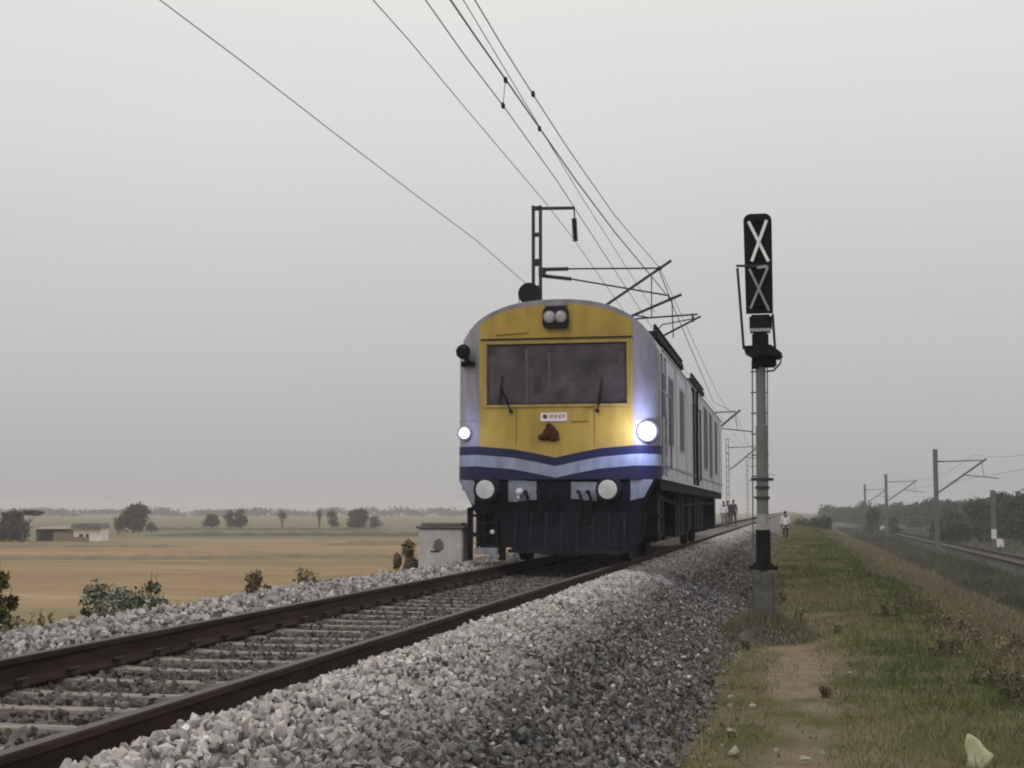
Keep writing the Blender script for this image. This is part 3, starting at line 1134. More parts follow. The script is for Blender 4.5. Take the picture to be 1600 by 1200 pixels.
WM = wheel_mesh()
for cy in (3.6, LEN - 3.6):
    bg = link('bogie', MB().box(-1.2, 1.2, cy - .35, cy + .35, .55, .85).mesh('bogie', M['black'], bevel=.02), train)
    for s_ in (-1, 1):
        f = MB()
        f.prism([(0, 0)] * 0 + [(cy - 1.9, .62), (cy - 1.5, .80), (cy - .6, .70), (cy + .6, .70), (cy + 1.5, .80), (cy + 1.9, .62), (cy + 1.9, .5), (cy + 1.4, .52), (cy + .6, .42), (cy - .6, .42), (cy - 1.4, .52), (cy - 1.9, .5)], -.06, .06)
        f.v = [(s_ * 1.16 + p[1], p[0], p[2]) for p in f.v]
        f.obj('side_frame', M['dgrey'], bg)
        for dy in (-1.4, 1.4):
            MB().box(s_ * 1.13 - .12, s_ * 1.13 + .14, cy + dy - .16, cy + dy + .16, .30, .58).lathe([(.09, 0), (.09, .16)] if s_ > 0 else [(.09, 0), (.09, -.16)], (s_ * 1.25, cy + dy, .457), 'x', 14).obj('axle_box', M['dgrey'], bg, bevel=.015)
            sp_ = MB()
            pts = [(s_ * 1.16 + .07 * math.cos(a), cy + dy * .72 + .07 * math.sin(a), .42 + a / (2 * PI) * .075) for a in np.linspace(0, 8 * PI, 60)]
            sp_.tube(pts, .014, 5)
            sp_.obj('coil_spring', M['steel'], bg, smooth=True)
    for dy in (-1.4, 1.4):
        for s_ in (-1, 1):
            wv = link('wheel', WM, bg)
            wv.location = (s_ * (RG), cy + dy, .462)
            if s_ > 0:
                wv.rotation_euler = (0, 0, PI)
        MB().tube([(-.8, cy + dy, .46), (.8, cy + dy, .46)], .08, 12).obj('axle', M['dgrey'], bg)
for (y0, y1, zz) in ((1.75, 2.3, .40), (4.9, 7.4, .36), (10.3, 13.8, .42)):
    for s_ in (-1, 1):
        a_, b_ = sorted((s_ * 1.42, s_ * 1.47))
        MB().box(a_, b_, y0, y1, zz, 1.18).obj('side_skirt', M['black'], train, bevel=.01)
        for k_ in range(3):
            yy = y0 + (k_ + .5) * (y1 - y0) / 3
            a2, b2 = sorted((s_ * 1.47, s_ * 1.495))
            MB().box(a2, b2, yy - .03, yy + .03, zz + .05, 1.15).obj('skirt_rib', M['dgrey'], train)
# under-floor equipment
for (y0, y1, z0, x0, m_) in ((6.2, 8.4, .50, 1.35, 'dgrey'), (8.9, 10.1, .42, 1.42, 'black'), (10.5, 13.6, .52, 1.30, 'dgrey')):
    MB().box(-x0, x0, y0, y1, z0, 1.17).obj('equipment_box', M[m_], train, bevel=.03)
for (y0, y1, z0) in ((1.0, 1.55, .35), (17.9, 18.6, .35)):
    MB().box(1.18, 1.5, y0, y1, z0, 1.17).obj('battery_box', M['dgrey'], train, bevel=.02)
MB().tube([(1.45, .7, 1.1), (1.45, 6, .95), (1.48, 12, 1.0), (1.45, 19, 1.05)], .03, 6).obj('air_pipe', M['dgrey'], train)

# right side wall: door, windows, recess, rails; the same on the left side


def side_box(name, y0, y1, z0, z1, m_, s_=1, off=.012, parent=train, t_=.02):
    a, b = sorted((s_ * (1.62 + off - t_), s_ * (1.62 + off)))
    return MB().box(a, b, y0, y1, z0, z1).obj(name, M[m_], parent)


for s_ in (1, -1):
    d = side_box('cab_door', .60, 1.28, 1.42, 3.30, 'grey', s_, .004)
    side_box('door_seam', .56, .60, 1.40, 3.34, 'black', s_, .010, d)
    side_box('door_seam', 1.28, 1.31, 1.40, 3.34, 'black', s_, .010, d)
    side_box('door_window', .72, 1.16, 2.35, 3.05, 'winside', s_, .010, d)
    for hy in (() if s_ < 0 else (.50, 1.38)):
        MB().tube([(s_ * 1.64, hy, 1.5), (s_ * 1.70, hy, 1.55), (s_ * 1.70, hy, 2.7), (s_ * 1.64, hy, 2.75)], .017, 8).obj('door_handrail', M['steel'], train)
    for k_, z_ in enumerate((.45, .75, 1.05)):
        side_box('cab_step', .64, 1.24, z_, z_ + .04, 'dgrey', s_, -.06, train, .25)
    for (y0, y1, z0, z1) in ((1.9, 2.75, 1.98, 3.06), (4.35, 5.2, 1.98, 3.06), (11.6, 12.9, 1.85, 3.25), (13.9, 14.9, 1.7, 3.25), (16.4, 17.4, 1.85, 3.2)):
        wf = side_box('side_window', y0 - .05, y1 + .05, z0 - .05, z1 + .05, 'grey', s_, .012)
        side_box('window_pane', y0, y1, z0, z1, 'winside', s_, .018, wf)
        side_box('window_bar', (y0 + y1) / 2 - .02, (y0 + y1) / 2 + .02, z0, z1, 'grey', s_, .026, wf, .008)
    dr = side_box('vestibule_door', 7.9, 8.9, 1.40, 3.40, 'winside', s_, .010)
    side_box('door_seam', 7.86, 7.9, 1.38, 3.44, 'black', s_, .03, dr, .05)
    side_box('door_seam', 8.9, 8.96, 1.38, 3.44, 'black', s_, .05, dr, .07)
    for hy in (7.8, 9.05):
        MB().tube([(s_ * 1.63, hy, 1.45), (s_ * 1.70, hy, 1.5), (s_ * 1.70, hy, 3.0), (s_ * 1.63, hy, 3.05)], .02, 8).obj('door_handrail', M['dgrey'], train)
    side_box('gutter_strip', .5, LEN, 3.40, 3.44, 'roof', s_, .02)
    for y0 in (3.4, 5.9, 10.4, 15.6, 18.4):
        side_box('panel_seam', y0, y0 + .025, 1.40, 3.38, 'roof', s_, .006, train, .01)
    side_box('waist_rail', .5, LEN, 1.56, 1.60, 'grey', s_, .012)
# roof walkway rails and boxes
for (y0, y1) in ((.6, 6.2), (9.0, 13.0)):
    rl = MB()
    for k_ in range(int((y1 - y0) / .7) + 1):
        yy = y0 + k_ * .7
        rl.tube([(1.50, yy, 3.58), (1.52, yy, 3.80)], .02, 6)
    rl.tube([(1.52, y0, 3.80), (1.52, y1, 3.80)], .03, 6)
    rl.box(1.38, 1.56, y0, y1, 3.62, 3.72)
    rl.obj('roof_rail', M['dgrey'], train)
for (x, y0, y1, h_) in ((-.5, 4, 5.6, .16), (.3, 9, 10.5, .14), (-.3, 13.4, 15, .14)):
    MB().box(x - .5, x + .5, y0, y1, 3.95, 4.1 + h_ * .6).obj('roof_vent', M['roof'], train, bevel=.04)


# ------------------------------------------------------------------ relay box beside the track
yb = 25.0
b0, b1_ = at_y(653, 895, yb), at_y(723, 895, yb)
top = at_y(688, 826, yb).z
bx = empty('relay_box', ((b0.x + b1_.x) / 2, yb, -.5), cat='relay box', label='whitewashed concrete relay box with grey slab cap beside the train front')
hw = (b1_.x - b0.x) / 2
MB().box(-hw, hw, -.0, .55, -.2, top + .5).obj('box_body', M['boxw'], bx, bevel=.02)
MB().box(-hw - .045, hw + .045, -.05, .60, top + .502, top + .545).box(-hw + .03, hw - .03, .04, .5, top + .546, top + .60).obj('box_cap', M['boxcap'], bx, bevel=.015)
c = at_y(685, 852, yb)
rs_ = MB()
rr = random.Random(4)
ring = [(.105 * rr.uniform(.8, 1.15) * math.cos(a), .115 * rr.uniform(.8, 1.15) * math.sin(a)) for a in np.linspace(0, 2 * PI, 15)[:-1]]
rs_.prism([(c.x - bx.location.x + a, c.z + .5 + b) for a, b in ring], -.006, -.001)
rs_.obj('painted_spot', mat('spot_brown', (.12, .10, .10), (.2, .17, .16), 9, .9), bx)
MB().box(-hw * .45, -hw * .1, -.012, -.002, c.z + .38, c.z + .405).obj('box_hinge', M['dgrey'], bx)

# ------------------------------------------------------------------ colour light signal
YS = 19.75
sb = at_y(1193, 885, YS)
sig = empty('signal_post', (sb.x, YS, 0), cat='signal', label='tall black railway signal with white crossed strips on a grey ladder post')
sxo = sb.x


def S(u, v):
    p = at_y(u, v, YS)
    return p.x - sxo, p.z


zt = S(1188, 545)[1]
zw0, zw1 = S(1192, 828)[1], S(1192, 803)[1]
zb0 = S(1193, 884)[1]
MB().lathe([(.098, zb0), (.098, zw0)], (0, 0, 0), 'z', 20).obj('mast_base_black', M['sigblack'], sig, smooth=True)
MB().lathe([(.082, zw0 + .001), (.082, zw1)], (0, 0, 0), 'z', 20).obj('mast_white_band', M['mastw'], sig, smooth=True)
MB().lathe([(.078, zw1 + .001), (.078, 2.0), (.066, 2.005), (.066, zt)], (0, 0, 0), 'z', 20).obj('mast_tube', M['mast'], sig, smooth=True)
fl = MB().lathe([(.19, zb0 - .05), (.19, zb0)], (0, 0, 0), 'z', 4)
fl.obj('base_flange', M['sigblack'], sig)
for k_ in range(4):
    a = k_ * PI / 2
    MB().prism([(0, zb0), (.15, zb0), (.0, zb0 + .12)], -.006, .006).obj('flange_gusset', M['sigblack'], sig).rotation_euler = (0, 0, a)
MB().box(-.15, .15, -.15, .15, -1.1, zb0 - .051).box(-.22, .22, -.22, .22, -1.1, -.70).obj('foundation_block', M['concd'], sig, bevel=.03)
# scrub covered earth mound round the foot
mb = MB()
rgm = random.Random(3)
nr, na_ = 7, 26
Vm = [(0, 0, -.56)]
for i in range(1, nr + 1):
    for k_ in range(na_):
        a = 2 * PI * k_ / na_
        rr_ = .85 * i / nr * (1 + .16 * math.sin(3 * a + 1))
        hh_ = -.56 - .40 * (i / nr) ** 1.2 + rgm.uniform(-.025, .025)
        Vm.append((rr_ * math.cos(a), rr_ * math.sin(a) * 1.3, hh_))
Fm = [(0, 1 + k_, 1 + (k_ + 1) % na_) for k_ in range(na_)]
for i in range(nr - 1):
    for k_ in range(na_):
        Fm.append((1 + i * na_ + k_, 1 + (i + 1) * na_ + k_, 1 + (i + 1) * na_ + (k_ + 1) % na_, 1 + i * na_ + (k_ + 1) % na_))
mound = MB().add(Vm, Fm).obj('earth_mound', mat('mound_soil', (.13, .118, .095), (.07, .068, .048), 9, .95, bump=.8, bscale=40), smooth=True, kind='structure')
mound.location = (sxo, YS, 0)
ra = RNG.uniform(0, 2 * PI, 1500)
rq = RNG.uniform(.15, 1, 1500) ** .8
PM = np.stack([sxo + .9 * rq * np.cos(ra), YS + 1.15 * rq * np.sin(ra), -.55 - .40 * rq ** 1.2], 1)
PM = PM[(RNG.uniform(0, 1, 1500) < np.clip(.75 - .7 * (PM[:, 0] - sxo), .08, 1))]
stones('mound_stones', PM, RNG.uniform(.014, .036, len(PM)), tone(len(PM), (.15, .14, .13), .5), 'loose stones lying round the foot of the signal post')
nb_ = 5200
ra = RNG.uniform(0, 2 * PI, nb_)
rq = RNG.uniform(.1, 1.15, nb_)
cM = np.stack([sxo + .9 * rq * np.cos(ra), YS + 1.15 * rq * np.sin(ra), -.58 - .38 * rq ** 1.2], 1)
an_ = RNG.uniform(0, 2 * PI, nb_)
dM = np.stack([np.cos(an_) * .005, np.sin(an_) * .005, 0 * an_], 1)
hM = RNG.uniform(.05, .22, nb_)
tM = cM + np.stack([RNG.normal(0, .04, nb_), RNG.normal(0, .04, nb_), hM], 1)
cc = np.array([[.10, .115, .05], [.16, .145, .08], [.22, .18, .115], [.09, .085, .055]])[RNG.integers(0, 4, nb_)] * RNG.uniform(.7, 1.2, (nb_, 1))
link('mound_grass', np_mesh('mound_grass', np.stack([cM - dM, cM + dM, tM], 1), 3, M['grass'], cc), label='rough grass and dry stalks round the foot of the signal post', cat='grass', kind='stuff')
# ladder up the post with rungs sticking out to the left
ld_ = MB()
ld_.tube([(-.14, .12, zb0 + .2), (-.11, .12, zt)], .010, 6)
ld_.tube([(.06, .16, zb0 + .2), (.09, .16, zt)], .010, 6)
ld_.obj('ladder_rail', M['mast'], sig)
z = .75
while z < zt - .1:
    MB().bar((-.14, .12, z), (.09, .14, z), .016, .016).obj('ladder_rung', M['ohe'], sig)
    z += .285
for v in (749, 778, 762):
    x, z = S(1191, v)
    wdt = .15 if v == 749 else .10
    MB().lathe([(.088, z - .02), (.088, z + .02)], (0, 0, 0), 'z', 18).box(-wdt, wdt, -.02, .02, z - (.02 if v == 749 else .01), z + (.02 if v == 749 else .01)).obj('mast_clamp', M['ohe'], sig)
# main head
x0, z1 = S(1161.5, 336)
x1, z0 = S(1208, 490)
n_ = 8
rc = .10
poly = [(x0 + .02, z0), (x1, z0)]
for k_ in range(n_ + 1):
    a = k_ / n_ * PI / 2
    poly.append((x1 - rc + rc * math.cos(a), z1 - rc + rc * math.sin(a)))
for k_ in range(n_ + 1):
    a = PI / 2 + k_ / n_ * PI / 2
    poly.append((x0 + rc + rc * math.cos(a), z1 - rc + rc * math.sin(a)))
hd = MB().prism(poly, -.06, -.02).obj('backboard', M['sigblack'], sig)
MB().prism([(x0 + .07, z0 + .04), (x1 - .05, z0 + .04), (x1 - .05, z1 - .12), (x0 + .07, z1 - .12)], -.019, .16).obj('lamp_case', M['sigblack'], hd, bevel=.02)
for k_ in range(4):   # lamp openings behind the strips
    zz = z0 + .17 + k_ * .34
    xm = (x0 + x1) / 2
    MB().lathe([(.085, 0), (.085, .05), (.075, .05), (.075, .006), (.0, .006)], (xm, -.061, zz), 'y', 20).obj('lamp_opening', M['rubber'], hd)


def strip(a, b, m_, y, wd, nm):
    pa, pb = S(*a), S(*b)
    MB().bar((pa[0], y, pa[1]), (pb[0], y, pb[1]), wd, .012, up=(0, 1, 0)).obj(nm, M[m_], hd)


strip((1170, 349), (1201, 411), 'sigwhite', -.125, .040, 'white_strip')
strip((1198, 347), (1175, 411), 'sigwhite', -.140, .040, 'white_strip')
strip((1171, 422), (1202, 487), 'siggrey', -.125, .030, 'grey_strip')
strip((1200, 420), (1173, 484), 'siggrey', -.140, .030, 'grey_strip')
strip((1183, 420), (1199, 418), 'siggrey', -.11, .04, 'grey_strip')
# lower unit
a, b = S(1171, 493), S(1206, 516)
MB().box(a[0], b[0], -.10, .12, b[1], a[1]).obj('lower_lamp_case', M['sigblack'], sig, bevel=.025)
a, b = S(1172, 514), S(1204, 519)
MB().box(a[0], b[0], -.11, .10, b[1] - .0, a[1] - .006).obj('grey_shelf', M['siggrey'], sig)
a, b = S(1175, 519), S(1201, 541)
MB().box(a[0], b[0], -.08, .10, b[1] - .04, a[1] - .012).obj('junction_case', M['sigblack'], sig, bevel=.02)
# platform, side rods and hoop
p = [S(1162, 543), S(1205, 541), S(1222, 554), S(1218, 560), S(1197, 556), S(1180, 560), S(1164, 551)]
MB().prism(p, -.22, .26).obj('platform', M['sigblack'], sig)
a, b, c_, d_ = S(1152, 418), S(1162, 545), S(1207, 490), S(1211, 545)
MB().bar((a[0], .05, a[1]), (b[0], .05, b[1]), .035, .03, up=(0, 1, 0)).bar((a[0] - .01, -.08, a[1] + .01), (S(1205, 417)[0], -.08, S(1205, 417)[1]), .03, .03).obj('guard_rod', M['ohe'], sig)
MB().bar((c_[0], .05, c_[1]), (d_[0], .05, d_[1]), .035, .03, up=(0, 1, 0)).obj('guard_rod', M['ohe'], sig)
hp = [S(1222, 556), S(1219, 568), S(1209, 579), S(1200, 580)]
MB().tube([(q[0], 0, q[1]) for q in hp], .014, 6).obj('cable_loop', M['ohe'], sig)
a = S(1178, 556)
MB().box(a[0] - .02, a[0] + .30, -.09, .09, a[1] - .16, a[1] + .02).obj('platform_bracket', M['sigblack'], sig, bevel=.02)
a = S(1180, 571)
MB().lathe([(.05, -.05), (.05, .05)], (a[0], -.05, a[1]), 'z', 10).obj('bracket_bolt', M['sigblack'], sig)


# ------------------------------------------------------------------ overhead line masts
def ohe_mast(X, Y, zb, ztop, label, lattice=True, wdt=.25, m_='ohe', base=True, group=None, spacing=.70):
    o_ = empty('overhead_mast', (X, Y, zb), cat='mast', label=label, group=group)
    H = ztop - zb
    if lattice:
        for s_ in (-1, 1):
            x = s_ * (wdt / 2 - .03)
            MB().box(x - .03, x + .03, -.09, .09, 0, H).obj('mast_channel', M[m_], o_)
        z_ = H - .02
        k_ = 0
        while z_ > .5:
            h_ = .16 if k_ == 2 else .08
            for y in (-.10, .094):
                MB().box(-wdt / 2 + .005, wdt / 2 - .005, y, y + .006, z_ - h_, z_).obj('mast_batten', M[m_], o_)
            z_ -= spacing
            k_ += 1
    else:
        q = MB()
        q.box(-wdt / 2, wdt / 2, -.13, -.11, 0, H).box(-wdt / 2, wdt / 2, .11, .13, 0, H).box(-.012, .012, -.11, .11, 0, H)
        q.obj('mast_beam', M[m_], o_)
    if base:
        MB().box(-.35, .35, -.35, .35, -.5, .25).obj('mast_footing', M['concd'], o_, bevel=.04)
    return o_


def insulator(o_, a, b, r=.05):
    a, b = Vector(a), Vector(b)
    n = max(4, int((b - a).length / .06))
    pts, rs = [], []
    for i in range(n * 2 + 1):
        pts.append(a.lerp(b, i / (n * 2)))
        rs.append(r if i % 2 else r * .55)
    MB().tube(pts, rs, 10).obj('insulator', M['insul'], o_)


def rod(o_, a, b, r, nm='cantilever_tube', m_='ohe'):
    MB().tube([a, b], r, 8).obj(nm, M[m_], o_)


YM = 36.7
mp_ = at_y(839, 440, YM)
zt_m = at_y(839, 322, YM).z
mast1 = ohe_mast(mp_.x, YM, -1.0, zt_m, 'dark lattice mast with top bracket and two arms rising behind the train roof')


def Mm(u, v, dy=0.0):
    p_ = at_y(u, v, YM + dy)
    return Vector((p_.x - mp_.x, dy, p_.z + 1.0))


# top bracket and hanging insulator
MB().bar(Mm(831, 326), Mm(898, 325), .09, .07).obj('top_bracket', M['ohe'], mast1)
a, b = Mm(897, 328), Mm(898, 342)
rod(mast1, a, b, .02, 'hanger')
insulator(mast1, Mm(897, 341), Mm(899, 377), .085)
# two stay tubes
for (uv1, uv2, uv3, dy) in (((848, 421), (888, 420), (1032, 419), -.3), ((848, 431), (893, 436), (1046, 462), .4)):
    insulator(mast1, Mm(*uv1), Mm(*uv2, dy * .3), .065)
    rod(mast1, Mm(*uv2, dy * .3), Mm(*uv3, dy), .022)
for (uv1, uv2, dy, r_) in (((850, 543), (1049, 407), -.3, .036), ((850, 553), (1065, 460), .4, .036)):
    p1_, p2_ = Mm(*uv1), Mm(*uv2, dy)
    insulator(mast1, p1_, p1_.lerp(p2_, .16), .07)
    rod(mast1, p1_.lerp(p2_, .16), p2_, r_)
rod(mast1, Mm(1030, 423, -.3), Mm(1046, 463, .4), .012, 'register_wire')
rod(mast1, Mm(1018, 432, -.3), Mm(1018, 497, -.3), .014, 'register_drop')
rod(mast1, Mm(1050, 470, .4), Mm(1052, 528, .4), .014, 'register_drop')
rod(mast1, Mm(990, 492, -.3), Mm(1018, 497, -.3), .018, 'register_arm')
MB().lathe([(.05, -.06), (.05, .06)], Mm(1031, 419, -.3), 'y', 10).obj('clamp', M['ohe'], mast1)
MB().lathe([(.05, -.06), (.05, .06)], Mm(1047, 467, .4), 'y', 10).obj('clamp', M['ohe'], mast1)
MB().box(.06, .22, -.1, .1, Mm(848, 426).z - .1, Mm(848, 426).z + .12).obj('mast_bracket', M['ohe'], mast1)
# tensioning pulley with its weights
pc = Mm(827, 459, -.12)
MB().lathe([(.08, -.10), (.26, -.09), (.29, -.05), (.25, 0), (.29, .05), (.26, .09), (.08, .10)], pc, 'y', 24).obj('tension_pulley', M['sigblack'], mast1, smooth=True)
MB().bar(pc, (0, 0, pc.z), .10, .14).obj('pulley_bracket', M['ohe'], mast1)
MB().tube([pc + Vector((-.27, 0, 0)), pc + Vector((-.27, 0, -2.2))], .012, 6).obj('weight_rope', M['ohe'], mast1)
for k_ in range(8):
    MB().lathe([(.16, 0), (.16, .12)], pc + Vector((-.27, 0, -2.34 - k_ * .135)), 'z', 14).obj('tension_weight', M['concd'], mast1)

# second, shorter mast just behind
Y2 = 47.2
q = at_y(936, 520, Y2)
mast2 = ohe_mast(q.x, Y2, -1.0, 7.2, 'shorter lattice mast hidden behind the train with one arm showing')


def M2(u, v, dy=0.0):
    p_ = at_y(u, v, Y2 + dy)
    return Vector((p_.x - q.x, dy, p_.z + 1.0))


rod(mast2, M2(940, 502), M2(1090, 491), .03)
rod(mast2, M2(940, 575), M2(1095, 494), .035)
rod(mast2, M2(1000, 545), M2(1036, 506), .02)
rod(mast2, M2(1036, 507), M2(1088, 497), .02)
insulator(mast2, M2(1082, 490), M2(1083, 503), .05)


def std_arms(o_, H, L_, s_, m_='ohefar', heavy=1.0):
    zt_ = H
    insulator(o_, (s_ * .12, 0, zt_ - .9), (s_ * .65, 0, zt_ - .9), .07)
    rod(o_, (s_ * .65, 0, zt_ - .9), (s_ * L_, 0, zt_ - .82), .03 * heavy, m_=m_)
    insulator(o_, (s_ * .12, 0, zt_ - 3.2), (s_ * .7, 0, zt_ - 2.8), .07)
    rod(o_, (s_ * .7, 0, zt_ - 2.8), (s_ * (L_ + .3), 0, zt_ - .72), .05 * heavy, m_=m_)
    rod(o_, (s_ * L_ * .62, 0, zt_ - 1.9), (s_ * (L_ + 1.1), 0, zt_ - 2.15), .026 * heavy, m_=m_)
    rod(o_, (s_ * (L_ - .05), 0, zt_ - .85), (s_ * (L_ + .1), 0, zt_ - 2.1), .014 * heavy, m_=m_)


for i, (Y_, lab) in enumerate(((95, 'hazy lattice mast just beyond the rear end of the train'),
                              (148, 'second hazy mast beyond the train, left of the signal post'),
                              (212, 'farthest hazy mast standing close to the left edge of the signal post'))):
    o_ = ohe_mast(-6.5, Y_, -1.0, 8.1, lab, m_='ohefar', wdt=.32)
    std_arms(o_, 9.1, 2.9, 1, heavy=1.5)
# masts along the right-hand track
for i, (u, v, Y_, lab) in enumerate(((1461, 702, 110, 'nearest grey mast on the right with long slanting arm over the lower track'),
                                    (1384, 741, 178, 'middle grey mast of the right-hand row, behind the round dark tree'),
                                    (1351, 757, 245, 'thin pale mast left of the round dark tree on the right'))):
    p_ = at_y(u, v, Y_)
    o_ = ohe_mast(p_.x, Y_, -2.5, p_.z, lab, lattice=False, wdt=.32, m_='ohefar')
    std_arms(o_, p_.z + 2.5, 3.3, 1, heavy=1.4)
p_ = at_y(1551, 766, 112)
o_ = ohe_mast(p_.x, 112, -2.5, p_.z, 'short dark post with white foot at the far right among trees', lattice=False, wdt=.34, m_='ohefar', base=False)
MB().box(-.17, .17, -.17, .17, 1.25, 1.95).obj('white_foot', M['plate'], o_)


# ------------------------------------------------------------------ wires
def wire(pts, r, label, group='overhead wires above the nearer track', m_='wire'):
    o__ = MB().tube(pts, r, 6).obj('overhead_wire', M[m_], smooth=True)
    return tag(o__, label, 'wire', group)


def px_wire(samples, r, label, **kw):
    """samples: (u, v, y) sightings along one wire"""
    P = [at_y(*s_) for s_ in samples]
    d = (P[0] - P[1]).normalized()
    P.insert(0, P[0] + d * 12)
    return wire(P, r, label, **kw)


def along(X_, uv):
    """sighting on the vertical plane x = X_"""
    d = ray(*uv)
    t_ = X_ / d.x
    return Vector((X_, d.y * t_, HC + d.z * t_))


def plane_wire(samples, r, label, tail=()):
    P = [along(X_, (u, v)) for X_, u, v in samples]
    d = (P[0] - P[1]).normalized()
    P.insert(0, P[0] + d * 14)
    return wire(P + [Vector(t_) for t_ in tail], r, label)


ZF_ = 7.35
ins_b = Mm(899, 377) + mast1.location
plane_wire([(-5.55, 583, 0), (-5.53, 640, 64), (-5.5, 718, 158), (-5.45, 800, 255), (-5.42, 850, 314)], .008,
           'wire at upper left running down to the hanging insulator', tail=[tuple(ins_b), (-5.4, 60, 7.0), (-5.4, 95, 7.1), (-5.4, 212, 7.1)])
plane_wire([(-3.75, 665, 0), (-3.72, 725, 85), (-3.68, 786, 165), (-3.62, 870, 282)], .0075,
           'contact wire that carries the short vertical dropper', tail=[(-3.55, 36.7, 5.62), (-3.6, 95, 5.6), (-3.6, 212, 5.6)])
t1 = Mm(1031, 419, -.3) + mast1.location
t2 = Mm(1047, 467, .4) + mast1.location
cw = plane_wire([(-3.62, 704, 0), (-3.62, 745, 60), (-3.60, 790, 124), (-3.58, 843, 200), (-3.5, 900, 282), (-3.35, 960, 362)], .012,
                'thicker dark wire just right of the one with the dropper', tail=[tuple(t2), (-3.6, 68, 5.9), (-3.6, 95, 7.2), (-3.6, 120, 6.2), (-3.6, 148, 7.2), (-3.6, 212, 7.2)])
plane_wire([(-3.3, 742, 0), (-3.3, 785, 72), (-3.28, 833, 148), (-3.22, 890, 236), (-3.2, 960, 336)], .008,
           'rightmost thin wire running down to the upper arm', tail=[tuple(t1), (-3.3, 66, 6.1), (-3.4, 95, 6.3)])
plane_wire([(-3.45, 868, 240), (-3.45, 910, 310), (-3.45, 958, 385)], .006,
           'short thin wire between the thick wire and the rightmost wire', tail=[(-3.4, 36.7, 5.9)])
# dropper between contact wire and thick wire
a = along(-3.68, (786, 164))
b = along(-3.60, (790, 124))
dp = MB().tube([a, b], .005, 5).obj('dropper', M['wire'])
dp.parent = cw
for X_, uv in ((-3.68, (786, 165)), (-3.6, (790, 125)), (-3.28, (833, 147)), (-3.58, (843, 201))):
    p_ = along(X_, uv)
    MB().box(p_.x - .018, p_.x + .018, p_.y - .05, p_.y + .05, p_.z - .03, p_.z + .03).obj('wire_clamp', M['ohe'], cw)
# anchored wire from upper left to the pulley
pe = pc + mast1.location + Vector((-.1, 0, .28))
P = []
A0 = along(-7.6, (250, 0))
pts_uv = [(250, 0), (378, 96), (520, 206), (650, 305), (745, 376)]
for k_, (u, v) in enumerate(pts_uv):
    # plan line from (-7.9, 7.. ) to the mast
    lam = k_ / 5.0
    X_ = -8.6 + (pe.x + 8.6) * lam ** .6
    P.append(along(X_, (u, v)))
d = (P[0] - P[1]).normalized()
P.insert(0, P[0] + d * 14)
P.append(pe)
tag(MB().tube(P, .008, 6).obj('overhead_wire', M['wire'], smooth=True), 'lone wire crossing the sky from upper left to the pulley', 'wire')
# right-hand track contact line
for X_, z_, lab in ((13.0, 3.2, 'lower wire over the right-hand track'), (13.0, 4.1, 'upper wire over the right-hand track')):
    P = []
    for Y_ in np.arange(42, 250, 4):
        ph = ((Y_ - 110) % 67) / 67
        P.append((X_, Y_, z_ + (0 if z_ < 4 else 1.0 * (2 * ph - 1) ** 2 - .2)))
    tag(MB().tube(P, .011, 5).obj('overhead_wire', M['wire']), lab, 'wire')


# ------------------------------------------------------------------ foliage
def leaf_cloud(clumps, n, size, cols, flat=.5, shell=.55, seed=0):
    """clumps: (x, y, z, rx, ry, rz); returns (n, 4, 3) quads and tints"""
    g = np.random.default_rng(seed)
    C = np.array(clumps, float)
    wv = C[:, 3] * C[:, 4] + C[:, 4] * C[:, 5]
    idx = g.choice(len(C), n, p=wv / wv.sum())
    d = g.normal(size=(n, 3))
    d /= np.linalg.norm(d, axis=1, keepdims=True)
    r = g.uniform(0, 1, n) ** shell
    c = C[idx, :3] + d * r[:, None] * C[idx, 3:6] * (1 + .12 * g.normal(size=(n, 1)))
    nn = g.normal(size=(n, 3)) + d * flat
    nn /= np.linalg.norm(nn, axis=1, keepdims=True)
    a = np.cross(nn, g.normal(size=(n, 3)))
    a /= np.linalg.norm(a, axis=1, keepdims=True)
    b = np.cross(nn, a)
    s_ = size * g.uniform(.55, 1.35, n)[:, None]
    V_ = np.stack([c - a * s_, c - b * s_ * .5, c + a * s_, c + b * s_ * .5], 1)
    tone_c = g.uniform(.75, 1.25, len(C))[idx] * g.uniform(.75, 1.25, n)
    cols = np.array(cols)
    ci = g.integers(0, len(cols), n)
    return V_, cols[ci] * tone_c[:, None]


G_DARK = [(.038, .045, .028), (.050, .056, .034), (.065, .066, .042)]
G_MID = [(.07, .085, .04), (.10, .105, .055), (.05, .062, .032)]
G_BUSH = [(.22, .23, .17), (.15, .16, .11), (.31, .31, .24), (.085, .085, .055)]
G_DRY = [(.20, .15, .09), (.28, .21, .13), (.14, .105, .065), (.10, .085, .05)]
G_YEL = [(.24, .20, .11), (.15, .13, .07), (.10, .09, .045)]


